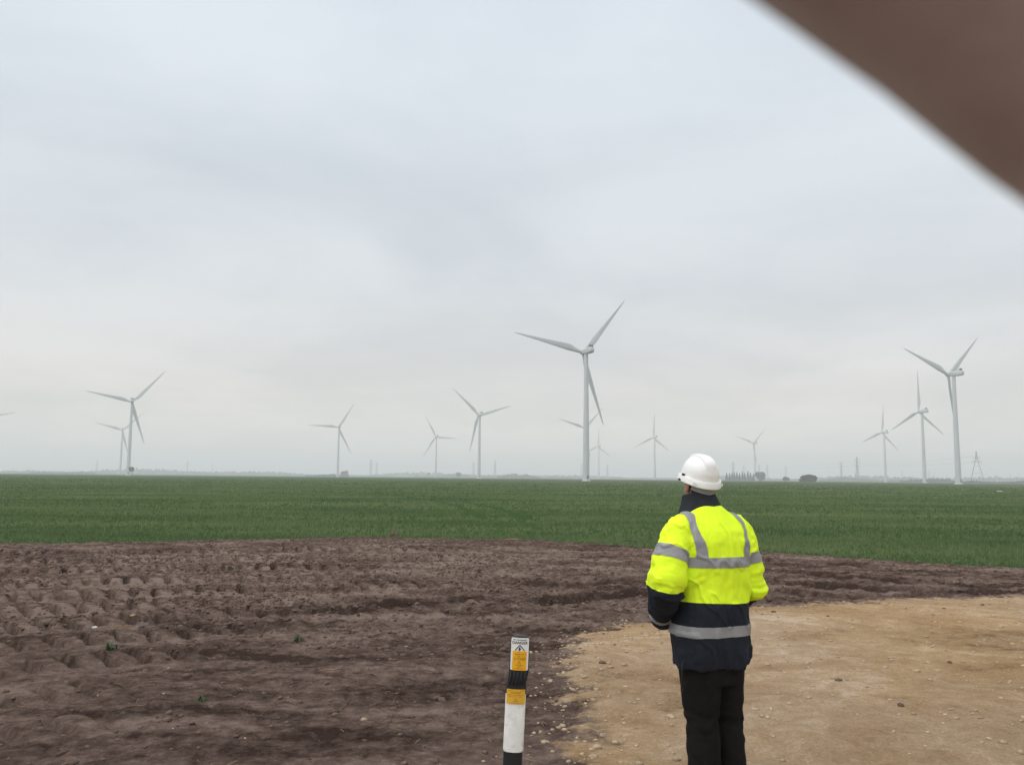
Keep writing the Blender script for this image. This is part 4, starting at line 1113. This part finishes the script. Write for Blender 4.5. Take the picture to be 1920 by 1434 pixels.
def worker():
    dep = 4.66; dd = ray(1329, 898); X0 = dd.x * dep / dd.y
    z0 = ground_z(X0, dep)
    root = empty('person', (X0, dep, z0), R(25))
    zo = -z0                    # body heights are counted from level ground
    HC = Vector((-0.002, 0.085, 1.722)); HY = R(-6)
    armL = [(-0.105, 0.012, 1.510), (-0.196, 0.0, 1.458), (-0.268, -0.022, 1.330), (-0.300, -0.030, 1.190), (-0.258, 0.070, 1.090), (-0.178, 0.165, 1.005)]
    armR = [(0.105, 0.012, 1.505), (0.186, 0.0, 1.452), (0.214, -0.022, 1.325), (0.230, -0.022, 1.190), (0.218, 0.085, 1.110), (0.175, 0.185, 1.045)]
    rL = [0.070, 0.086, 0.093, 0.085, 0.073, 0.060]; rR = [0.070, 0.083, 0.086, 0.079, 0.068, 0.056]
    lo = lambda P: [(x, y, z + zo) for x, y, z in P]
    # body: one continuous surface
    mb = MB()
    T_, HM = head_parts(mb, HC + Vector((0, 0, zo)), HY, R(8))
    chain(mb, lo([(0, 0.02, 1.45), (-0.004, 0.045, 1.56), (-0.01, 0.07, 1.66)]), [0.07, 0.058, 0.056])
    chain(mb, lo([(0, 0.0, 0.86), (0, 0.01, 1.05), (0, 0.0, 1.25), (0, 0.0, 1.40)]), [0.125, 0.115, 0.125, 0.11])
    for sx, ar in ((-1, armL), (1, armR)):
        chain(mb, lo([(sx * 0.04, 0, 1.43), (sx * 0.13, 0, 1.44)] + ar[1:2]), [0.070, 0.055, 0.050])
        chain(mb, lo(ar[1:]), [0.050, 0.046, 0.040, 0.036, 0.028])
        w = Vector(ar[5]) + Vector((0, 0, zo)); f_ = (w - (Vector(ar[4]) + Vector((0, 0, zo)))).normalized()
        f2 = (f_ + Vector((-sx * 0.75, 0.5, -0.02))).normalized()
        hand(mb, w, w + f2 * 0.085, Vector((0, 0, -1)), Vector((-sx * 0.4, -1, 0)), 1.0, 0.45)
        chain(mb, lo([(sx * 0.075, 0.0, 0.90), (sx * 0.077 + 0.016, 0.006, 0.50), (sx * 0.08 + 0.034, 0.0, 0.09)]), [0.078, 0.056, 0.040])
        chain(mb, lo([(sx * 0.082 + 0.036, -0.03, 0.045), (sx * 0.085 + 0.036, 0.13, 0.04)]), [0.030, 0.025])
    V, Nn, T = remesh(mb, 0.006, 5)
    meshobj('body', V, T.astype(np.int32), MAT['skin'], root)
    for s in (-1, 1):
        m = MB(); m.ell(T_((s * 0.030, 0.083, -0.004)), (0.011, 0.009, 0.009), 12, 8, HM); m.build('eye', MAT['eye'], root)
    m = MB(); m.ell(T_((0, 0.094, -0.066)), (0.024, 0.006, 0.006), 12, 8, HM); m.build('mouth', MAT['lip'], root)
    # hair: short, showing below the helmet
    mb = MB(); mb.ell(T_((0, -0.016, 0.030)), (0.0785, 0.094, 0.086), 28, 18, HM)
    mb.ell(T_((0, -0.040, -0.035)), (0.064, 0.056, 0.050), 24, 12, HM)
    V, Nn, T = remesh(mb, 0.006, 3)
    loc = (V - np.array(T_((0, 0, 0)))) @ np.array(HM)
    A, T = clip(V, T, 0.05 - loc[:, 1]); meshobj('hair', A, T.astype(np.int32), MAT['hair'], root)

    # jacket: torso and sleeves grown into one surface, then cut along its seams
    prof = [(0.782, 0.206, 0.150, 0.005), (0.85, 0.213, 0.158, 0.005), (0.96, 0.219, 0.162, 0.005), (1.05, 0.211, 0.156, 0.0), (1.18, 0.207, 0.152, 0.0), (1.32, 0.214, 0.152, -0.004), (1.42, 0.222, 0.146, -0.002),
            (1.475, 0.212, 0.132, 0.004), (1.52, 0.176, 0.112, 0.014), (1.555, 0.136, 0.098, 0.024), (1.585, 0.102, 0.088, 0.032), (1.605, 0.080, 0.076, 0.038)]
    pz = [p[0] for p in prof]
    mb = MB(); rings = []
    for z in np.linspace(0.782, 1.605, 60):
        a = np.interp(z, pz, [p[1] for p in prof]); b = np.interp(z, pz, [p[2] for p in prof]); c = np.interp(z, pz, [p[3] for p in prof])
        rings.append(se_ring(a, b, 0, c, z + zo, 56, 2.35))
    mb.loft(rings)
    cl_, rcl = catmull(lo(armL), rL, 8); cr_, rcr = catmull(lo(armR), rR, 8)
    for P_, r_ in ((cl_, rcl), (cr_, rcr)):
        Vt, Ft = tube(P_, r_, 28, True, False); mb.add(Vt, Ft)
    V, Nn, T = remesh(mb, 0.0062, 6)
    z = V[:, 2] - zo
    a = np.interp(z, pz, [p[1] for p in prof]); b = np.interp(z, pz, [p[2] for p in prof]); c = np.interp(z, pz, [p[3] for p in prof])
    q = ((np.abs(V[:, 0]) / a) ** 2.35 + (np.abs(V[:, 1] - c) / b) ** 2.35) ** (1 / 2.35)
    dt = (q - 1) * np.minimum(a, b)
    dl, sl, rl = np_seg(V, cl_, rcl); dr, sr, rr = np_seg(V, cr_, rcr)
    da_l, da_r = dl - rl, dr - rr
    fsl = dt - da_l; fsr = dt - da_r
    left = V[:, 0] < 0
    fs = np.where(left, fsl, fsr)
    fs = np.minimum(fs + 0.06 * sstep(1.38, 1.44, z), np.abs(V[:, 0]) - 0.176 + 0.05 * sstep(1.42, 1.36, z)); s_ = np.where(left, sl, sr)
    # folds
    an = np.arctan2(V[:, 1] - c, V[:, 0])
    x3, y3 = V[:, 0], V[:, 1]
    w1 = fbm(an * 2.2 + 5, z * 3.0, 1.6, 4, 3); w2 = fbm(x3 * 1.0 + y3 * 0.7, z + y3 * 0.5, 9.0, 4, 4)
    fold_t = 0.012 * w1 + 0.009 * w2 + 0.006 * np.sin(an * 9 + 2.5 * w1 + z * 5) * sstep(1.15, 0.75, z)
    # diagonal drag lines from the armpits to the small of the back
    cr1 = fbm(x3 * 1.6 + z * 0.9, z * 0.8 - x3 * 0.5, 4.2, 3, 24); cr2 = fbm(s_ * 1.2 + an * 0.12, an * 0.35 - s_ * 0.6, 7.0, 3, 25)
    ridge_t = sstep(0.10, 0.0, np.abs(cr1)); ridge_s = sstep(0.10, 0.0, np.abs(cr2))
    fold_t += 0.007 * ridge_t - 0.002
    fold_t *= sstep(1.60, 1.50, z)
    fold_t += 0.0055 * np.sin((np.abs(x3) * 26 + z * 34) + 5 * w2) * np.exp(-((z - 1.20) / 0.10) ** 2) * sstep(0.05, 0.2, np.abs(x3))
    el = 0.41
    fold_s = 0.014 * w2 + 0.0075 * np.sin(s_ * 85 + 3 * w2 + an) * np.exp(-((s_ - el) / 0.085) ** 2) + 0.004 * np.sin(s_ * 60 + 4 * w1) * sstep(0.45, 0.6, s_) + 0.005 * w1 + 0.008 * ridge_s + 0.013 * np.exp(-((s_ - 0.372) / 0.026) ** 2) - 0.012 * np.exp(-((s_ - 0.325) / 0.014) ** 2) * sstep(-0.2, 0.6, np.sin(an + 0.7))
    fac = sstep(-0.01, 0.02, fs)
    V = V + Nn * (fold_t * (1 - fac) + fold_s * fac)[:, None]
    # the elbow cloth bags out above the navy cuff section
    # a light groove along the sleeve seam
    V = V - Nn * (0.004 * np.exp(-(fs / 0.006) ** 2) * (z > 1.2))[:, None]
    tmp = bpy.data.meshes.new('n'); tmp.from_pydata([tuple(p) for p in V], [], [tuple(t_) for t_ in T]); tmp.update()
    Nn = np.array([v.normal[:] for v in tmp.vertices]); bpy.data.meshes.remove(tmp)
    D = np.c_[V, Nn, z, fs, s_, V[:, 0]]
    NAVY = 1.112
    def put(name, D_, T__, mat, par, off=0.0):
        return meshobj(name, D_[:, :3] + D_[:, 3:6] * off, T__.astype(np.int32), mat, par)
    Dt, Tt = clip(D, T, -D[:, 7])
    Ds, Ts = clip(D, T, D[:, 7])
    Du, Tu = clip(Dt, Tt, Dt[:, 6] - NAVY + 0.006 * np.sin(Dt[:, 0] * 9)); jk = put('jacket', Du, Tu, MAT['hivis'], root)
    Dn, Tn = clip(Dt, Tt, NAVY - Dt[:, 6] - 0.006 * np.sin(Dt[:, 0] * 9)); put('navy_skirt', Dn, Tn, MAT['navy'], jk)
    def bandz(nm, D0, T0, z0_, z1_, off):
        A, B = clip(D0, T0, D0[:, 6] - z0_); A, B = clip(A, B, z1_ - A[:, 6]); return put(nm, A, B, MAT['tape'], jk, off)
    bandz('reflective_band', Dt, Tt, 1.292, 1.344, 0.003)
    bandz('reflective_band', Dt, Tt, 0.945, 0.999, 0.003)
    for sx in (-1, 1):
        A, B = clip(Dt, Tt, Dt[:, 6] - 1.3445)
        xc = 0.138 + 0.030 * sstep(1.36, 1.50, A[:, 6]) - 0.02 * sstep(1.50, 1.58, A[:, 6])
        g = 0.0275 - np.abs(A[:, 9] * sx - xc)
        A, B = clip(A, B, g); put('reflective_brace', A, B, MAT['tape'], jk, 0.003)
        A, B = clip(Ds, Ts, Ds[:, 9] * sx)
        lim = 0.405 + 0.01 * np.sin(A[:, 6] * 20)
        Ay, By = clip(A, B, lim - A[:, 8]); slv = put('sleeve', Ay, By, MAT['hivis'], root)
        lim = 0.405 + 0.01 * np.sin(A[:, 6] * 20)
        An, Bn = clip(A, B, A[:, 8] - lim); put('navy_sleeve_end', An, Bn, MAT['navy'], slv)
        for s0_, s1_ in ((0.205, 0.262), (0.605, 0.645)):
            Q, B2 = clip(A, B, A[:, 8] - s0_); Q, B2 = clip(Q, B2, s1_ - Q[:, 8]); put('reflective_band', Q, B2, MAT['tape'], slv, 0.0028)
    # stand-up collar, open to the front
    rings_o = []; na = 40
    def cpt(t, k, off):
        a_ = R(-90) + R(162) * t                                # 0 at the back, +-1 at the front opening
        f = abs(t) ** 1.6
        r_x = [0.128, 0.114, 0.098, 0.087][k] + off; r_y = [0.106, 0.100, 0.092, 0.086][k] + off
        if t < 0: r_x += 0.050 * f * [1, 0.7, 0.3, 0.1][k]
        zz = [1.572, 1.602, 1.642, 1.676][k] - f * [0.085, 0.070, 0.050, 0.038][k] + 0.004 * math.sin(7 * t + k)
        return (r_x * math.cos(a_) - 0.004, r_y * math.sin(a_) + 0.048 + 0.012 * k, zz + zo)
    Vc = []; Fc = []
    cols = na + 1
    path = [(k, 0.0) for k in range(4)] + [(3, -0.007)] + [(k, -0.009) for k in (2, 1, 0)]
    for k, off in path:
        for j in range(cols): Vc.append(cpt(-1 + 2 * j / na, k, off))
    for r_ in range(len(path)):
        r2 = (r_ + 1) % len(path)
        for j in range(na): Fc.append((r_ * cols + j, r_ * cols + j + 1, r2 * cols + j + 1, r2 * cols + j))
    Fc.append(tuple(r_ * cols for r_ in range(len(path)))); Fc.append(tuple(r_ * cols + na for r_ in reversed(range(len(path)))))
    meshobj('collar', Vc, Fc, MAT['collar'], jk, autosmooth=60)
    mb = MB(); mb.tube(lo([(-0.205, -0.045, 0.83), (-0.222, -0.05, 0.80), (-0.226, -0.05, 0.75), (-0.221, -0.048, 0.685)]), 0.0028, 6); mb.ell((-0.221, -0.048, 0.68 + zo), (0.005, 0.005, 0.010), 8, 6); mb.build('drawcord', MAT['black'], jk)
    # trousers
    mb = MB()
    mb.loft([se_ring(a_, b_, 0.0, 0, z_ + zo, 36, 2.3) for z_, a_, b_ in ((0.70, 0.165, 0.125), (0.80, 0.175, 0.13), (0.92, 0.165, 0.12))])
    for sx in (-1, 1):
        mb.loft([se_ring(r0_, r1_, cx_, cy_, z_ + zo, 30, 2.1) for z_, r0_, r1_, cx_, cy_ in ((0.05, 0.068, 0.098, sx * 0.084 + 0.036, 0.01), (0.16, 0.070, 0.098, sx * 0.083 + 0.034, 0.0), (0.30, 0.072, 0.094, sx * 0.082 + 0.028, 0.0), (0.42, 0.076, 0.096, sx * 0.080 + 0.021, 0.004),
                 (0.52, 0.079, 0.10, sx * 0.078 + 0.014, 0.008), (0.64, 0.084, 0.112, sx * 0.078 + 0.007, 0.004), (0.76, 0.092, 0.124, sx * 0.080, 0.0), (0.86, 0.09, 0.12, sx * 0.07, 0.0))])
    V, Nn, T = remesh(mb, 0.008, 5)
    z = V[:, 2] - zo; an = np.arctan2(V[:, 1], V[:, 0]); w2 = fbm(V[:, 0] + V[:, 1], z, 8.0, 4, 14)
    V = V + Nn * (0.011 * w2 + 0.006 * np.sin(z * 55 + 6 * w2 + an * 2) * np.exp(-((z - 0.47) / 0.10) ** 2) + 0.007 * np.sin(z * 70 + 5 * w2) * sstep(0.22, 0.06, z))[:, None]
    meshobj('trousers', V, T.astype(np.int32), MAT['trouser'], root)
    for sx in (-1, 1):
        mb = MB(); cx_ = sx * 0.084 + 0.036
        mb.loft([se_ring(0.048, 0.135, cx_, 0.045, 0.004 + zo, 24, 2.4), se_ring(0.052, 0.140, cx_, 0.045, 0.02 + zo, 24, 2.4), se_ring(0.050, 0.136, cx_, 0.045, 0.045 + zo, 24, 2.4), se_ring(0.045, 0.10, cx_, 0.02, 0.08 + zo, 24, 2.2), se_ring(0.043, 0.07, cx_, 0.0, 0.13 + zo, 24, 2.1)])
        mb.build('boot', MAT['shoe'], root)
    # helmet
    hroot_M = Matrix.Translation(HC + Vector((0, 0, zo))) @ (HM.to_4x4()) @ Matrix.Rotation(R(6), 4, 'X') @ Matrix.Rotation(R(2.5), 4, 'Y') @ Matrix.Translation((0, -0.004, 0.022))
    a0, b0, hh = 0.0985, 0.113, 0.120
    V = []; Fc = []; nth, nph = 120, 40
    for i in range(nph + 1):
        ph = (math.pi / 2) * i / nph
        for k in range(nth):
            th = 2 * math.pi * k / nth
            cr, sr_ = math.cos(ph) ** (2 / 2.55), math.sin(ph) ** (2 / 2.55)
            x, y, z_ = a0 * cr * math.cos(th), b0 * cr * math.sin(th), hh * sr_
            rid = float(sstep(0.0335, 0.0295, np.array(abs(x) + 0.0 * y))) * float(sstep(0.25, 0.62, np.array(ph / (math.pi / 2)))) if True else 0
            side = 0.0018 * float(sstep(0.055, 0.052, np.array(abs(x)))) * float(sstep(0.15, 0.3, np.array(ph)))
            nrm = Vector((x / a0 ** 2, y / b0 ** 2, z_ / hh ** 2 + 1e-6)).normalized()
            d_ = 0.011 * rid + side
            V.append(hroot_M @ (Vector((x, y, z_)) + nrm * d_))
    for i in range(nph):
        for k in range(nth): Fc.append((i * nth + k, i * nth + (k + 1) % nth, (i + 1) * nth + (k + 1) % nth, (i + 1) * nth + k))
    hel = meshobj('hard_hat', [tuple(v) for v in V], Fc, MAT['helmet'], root, autosmooth=50)
    # rain gutter all round, drawn out into a peak in front
    sec = [(0.000, 0.004), (0.009, 0.006), (0.0115, 0.002), (0.0125, -0.014), (0.0160, -0.022), (0.0150, -0.027), (0.008, -0.028), (-0.003, -0.024), (-0.003, -0.004)]
    V = []; Fc = []; ns = len(sec)
    for k in range(nth):
        th = 2 * math.pi * k / nth; fr = max(0, math.sin(th)) ** 6
        for j, (o_, z_) in enumerate(sec):
            e_ = o_ + fr * 0.024 * (1 if 1 <= j <= 6 else 0)
            up = 0.010 * abs(math.cos(th)) ** 3
            V.append(tuple(hroot_M @ Vector(((a0 + e_) * math.cos(th), (b0 + e_) * math.sin(th), z_ + up - fr * 0.010 * (1 if 1 <= j <= 6 else 0)))))
    for k in range(nth):
        for j in range(ns):
            a_ = k * ns + j; b_ = ((k + 1) % nth) * ns + j; a2 = k * ns + (j + 1) % ns; b2 = ((k + 1) % nth) * ns + (j + 1) % ns
            Fc.append((a_, a2, b2, b_))
    meshobj('gutter_rim', V, Fc, MAT['helmet'], hel, autosmooth=35)
    for sx in (-1, 1):
        m = MB(); m.box((0, 0, 0), (0.010, 0.018, 0.010)); m.v = [tuple(hroot_M @ (Vector(v) + Vector((sx * (a0 + 0.007), -0.002, 0.0195)))) for v in m.v]; m.build('visor_clip', MAT['black'], hel, smooth=False)
        m = MB(); m.box((0, 0, 0), (0.008, 0.022, 0.010)); m.v = [tuple(hroot_M @ (Vector(v) + Vector((sx * (a0 + 0.014), 0.014, -0.012)))) for v in m.v]; m.build('visor_clip', MAT['black'], hel, smooth=False)
        m = MB(); m.box((0, 0, 0), (0.020, 0.003, 0.012)); Mz = Matrix.Rotation(sx * R(42), 4, 'Z'); m.v = [tuple(hroot_M @ (Mz @ (Vector(v) + Vector((0, -0.1245, -0.007))))) for v in m.v]; m.build('gutter_slot', MAT['helmet'], hel, smooth=False)
    # grey nape strap of the harness
    V = []; Fc = []; n_ = 30
    for k in range(n_ + 1):
        th = R(-155) + R(130) * k / n_
        for o_, z_ in ((0.0, 0.0), (0.0, -0.052 + 0.010 * abs(k / n_ * 2 - 1)), (-0.003, -0.052 + 0.010 * abs(k / n_ * 2 - 1)), (-0.003, 0.0)):
            V.append(tuple(hroot_M @ Vector(((0.083 + o_) * math.cos(th), (0.112 + o_) * math.sin(th), z_ - 0.008))))
    for k in range(n_):
        for j in range(4):
            a_ = k * 4 + j; b_ = a_ + 4; a2 = k * 4 + (j + 1) % 4; b2 = a2 + 4; Fc.append((a_, b_, b2, a2))
    meshobj('nape_strap', V, Fc, MAT['liner'], hel, autosmooth=40)
    tag(root, 'person in white helmet and yellow high visibility jacket seen from behind, hands in pockets', 'person')
worker()

def photographer():
    """the person taking the picture; one bare index finger strays in front of the lens"""
    cm = lambda r, u, f: CAM + RT * (r / 1000) + UP * (u / 1000) + F_ * (f / 1000)
    root = empty('person', (0, -0.40, ground_z(0, -0.40)))
    z0 = root.location.z
    L = lambda v: Vector(v) - Vector((0, -0.40, z0))
    mb = MB()
    HC = Vector((-0.03, -0.36, 1.70))
    T_, HM = head_parts(mb, L(HC), 0.0, R(4))
    chain(mb, [L(p) for p in ((0, -0.41, 1.42), (-0.01, -0.395, 1.54), (-0.02, -0.375, 1.64))], [0.07, 0.058, 0.056])
    chain(mb, [L(p) for p in ((0, -0.40, 0.90), (0, -0.40, 1.08), (0, -0.41, 1.25), (0, -0.41, 1.40))], [0.12, 0.11, 0.12, 0.105])
    index = [tuple(L(cm(*p))) for p in ((47, -25, 6), (41, -8, 24), (33, 6.4, 33), (27.3, 11.75, 33), (21.8, 16.35, 33), (14.0, 21.7, 33), (3, 28.9, 33), (-10, 37, 34))]
    fr = {0: (index, [0.0100, 0.0096, 0.0091, 0.0089, 0.0088, 0.0087, 0.0084, 0.0068]),
          1: ([tuple(L(cm(*p))) for p in ((54, -42, 8), (36, -46, 20), (20, -47, 10))], [0.0100, 0.0090, 0.0076]),
          2: ([tuple(L(cm(*p))) for p in ((57, -60, 6), (38, -64, 18), (22, -63, 8))], [0.0098, 0.0088, 0.0074]),
          3: ([tuple(L(cm(*p))) for p in ((58, -77, 2), (42, -82, 14), (27, -80, 6))], [0.0088, 0.0080, 0.0068]),
          'thumb': ([tuple(L(cm(*p))) for p in ((66, -62, -48), (48, -44, -42), (26, -38, -28), (8, -36, -22))], [0.016, 0.0125, 0.011, 0.009])}
    frL = {0: ([tuple(L(cm(-100 - p[0], *p[1:]))) for p in ((47, -20, 6), (34, -8, 20), (18, -6, 11))], [0.0100, 0.0090, 0.0076])}
    for k in (1, 2, 3):
        pts = {1: ((54, -42, 8), (36, -46, 20), (20, -47, 10)), 2: ((57, -60, 6), (38, -64, 18), (22, -63, 8)), 3: ((58, -77, 2), (42, -82, 14), (27, -80, 6))}[k]
        frL[k] = ([tuple(L(cm(-100 - p[0], *p[1:]))) for p in pts], [0.0098, 0.0088, 0.0074])
    frL['thumb'] = ([tuple(L(cm(-100 - p[0], *p[1:]))) for p in ((66, -62, -48), (48, -44, -42), (26, -38, -28), (8, -36, -22))], [0.016, 0.0125, 0.011, 0.009])
    wr = {}
    for sx, fg in ((1, fr), (-1, frL)):
        X = (lambda r: r) if sx > 0 else (lambda r: -100 - r)
        w = L(cm(X(84), -78, -62)); k = L(cm(X(53), -51, 4)); wr[sx] = w
        sdv = L(cm(X(58), -77, 2)) - L(cm(X(47), -25, 6))
        hand(mb, w, k, sdv, L(cm(X(20), -47, 10)) - k, 1.0, 0.5, fg)
        sh = L((sx * 0.185, -0.41, 1.435)); el = L((sx * 0.27 - 0.03, -0.27, 1.20))
        chain(mb, [L((sx * 0.05, -0.41, 1.41)), sh], [0.075, 0.055])
        chain(mb, [sh, el, w], [0.052, 0.042, 0.028], 6)
        chain(mb, [L((sx * 0.085, -0.40, 0.92)), L((sx * 0.10, -0.39, 0.50)), L((sx * 0.11, -0.41, 0.09))], [0.085, 0.056, 0.040])
        chain(mb, [L((sx * 0.11, -0.43, 0.05)), L((sx * 0.125, -0.27, 0.04))], [0.035, 0.03])
    V, Nn, T = remesh(mb, 0.0042, 5)
    meshobj('body', V, T.astype(np.int32), MAT['hand'], root)
    for s in (-1, 1):
        m = MB(); m.ell(T_((s * 0.030, 0.083, -0.004)), (0.011, 0.009, 0.009), 12, 8, HM); m.build('eye', MAT['eye'], root)
    m = MB(); m.ell(T_((0, 0.094, -0.066)), (0.024, 0.006, 0.006), 12, 8, HM); m.build('mouth', MAT['lip'], root)
    mb = MB(); mb.ell(T_((0, -0.016, 0.044)), (0.082, 0.098, 0.086), 28, 18, HM); mb.ell(T_((0, -0.040, -0.02)), (0.070, 0.062, 0.062), 24, 12, HM)
    V, Nn, T = remesh(mb, 0.008, 3); loc = (V - np.array(T_((0, 0, 0)))) @ np.array(HM)
    A, T = clip(V, T, np.where(loc[:, 2] > 0.05, 0.07, 0.02) - loc[:, 1]); meshobj('hair', A, T.astype(np.int32), MAT['hair'], root)
    mb = MB()
    mb.loft([se_ring(a, b, 0, -0.0, z - z0, 40, 2.3) for z, a, b in ((0.74, 0.205, 0.145), (0.95, 0.21, 0.15), (1.1, 0.20, 0.145), (1.3, 0.215, 0.145), (1.42, 0.21, 0.135), (1.48, 0.16, 0.115), (1.53, 0.09, 0.085), (1.57, 0.075, 0.075))])
    for sx in (1, -1):
        sh = L((sx * 0.185, -0.41, 1.43)); el = L((sx * 0.27 - 0.03, -0.27, 1.20)); w = wr[sx]
        chain(mb, [sh, el, el.lerp(w, 0.86)], [0.085, 0.068, 0.046], 6, 20)
    V, Nn, T = remesh(mb, 0.010, 4); meshobj('jacket', V, T.astype(np.int32), MAT['jacket2'], root)
    mb = MB(); mb.loft([se_ring(a, b, 0, 0, z - z0, 32, 2.3) for z, a, b in ((0.72, 0.165, 0.12), (0.82, 0.17, 0.125), (0.92, 0.16, 0.12))])
    for sx in (-1, 1):
        mb.loft([se_ring(a, b, sx * x, 0, z - z0, 26, 2.1) for z, a, b, x in ((0.05, 0.075, 0.095, 0.112), (0.3, 0.075, 0.092, 0.106), (0.5, 0.078, 0.095, 0.10), (0.76, 0.09, 0.12, 0.085), (0.86, 0.085, 0.115, 0.07))])
    V, Nn, T = remesh(mb, 0.012, 4); meshobj('trousers', V, T.astype(np.int32), MAT['trouser'], root)
    for sx in (-1, 1):
        mb = MB(); cx_ = sx * 0.112
        mb.loft([se_ring(0.048, 0.135, cx_, 0.045, 0.004 - z0, 24, 2.4), se_ring(0.052, 0.14, cx_, 0.045, 0.02 - z0, 24, 2.4), se_ring(0.05, 0.136, cx_, 0.045, 0.045 - z0, 24, 2.4), se_ring(0.043, 0.07, cx_, 0.0, 0.12 - z0, 24, 2.1)])
        mb.build('boot', MAT['shoe'], root)
    tag(root, 'photographer whose blurred bare finger covers the top right corner of the view', 'person')
    # the phone they hold, its back just behind the viewpoint
    ph = empty('phone', (0, 0, 0)); ph.matrix_world = Matrix.Translation(cm(-50, -20, -8)) @ Matrix((RT, UP, -F_)).transposed().to_4x4()
    rings = []
    for zz, ins in ((-0.0038, 0.001), (-0.003, 0.0), (0.003, 0.0), (0.0038, 0.001)):
        ring = []
        for cx_, cy_, a0 in ((1, 1, 0), (-1, 1, 90), (-1, -1, 180), (1, -1, 270)):
            for k in range(6):
                a = R(a0 + 18 * k); ring.append((cx_ * (0.062 - 0.009) + (0.009 - ins) * math.cos(a), cy_ * (0.030 - 0.009) + (0.009 - ins) * math.sin(a), zz))
        rings.append(ring)
    mb = MB(); mb.loft(rings); mb.build('body', MAT['phone'], ph, autosmooth=40)
    mb = MB(); mb.tube([(0.050, 0.020, -0.0036), (0.050, 0.020, -0.0046)], 0.004, 20); mb.build('lens_ring', MAT['galv'], ph, autosmooth=40)
    mb = MB(); mb.box((0, 0, 0.0039), (0.105, 0.054, 0.0004)); mb.build('screen', MAT['black'], ph, smooth=False)
    tag(ph, 'black phone held level by the photographer just behind the view', 'phone')
photographer()
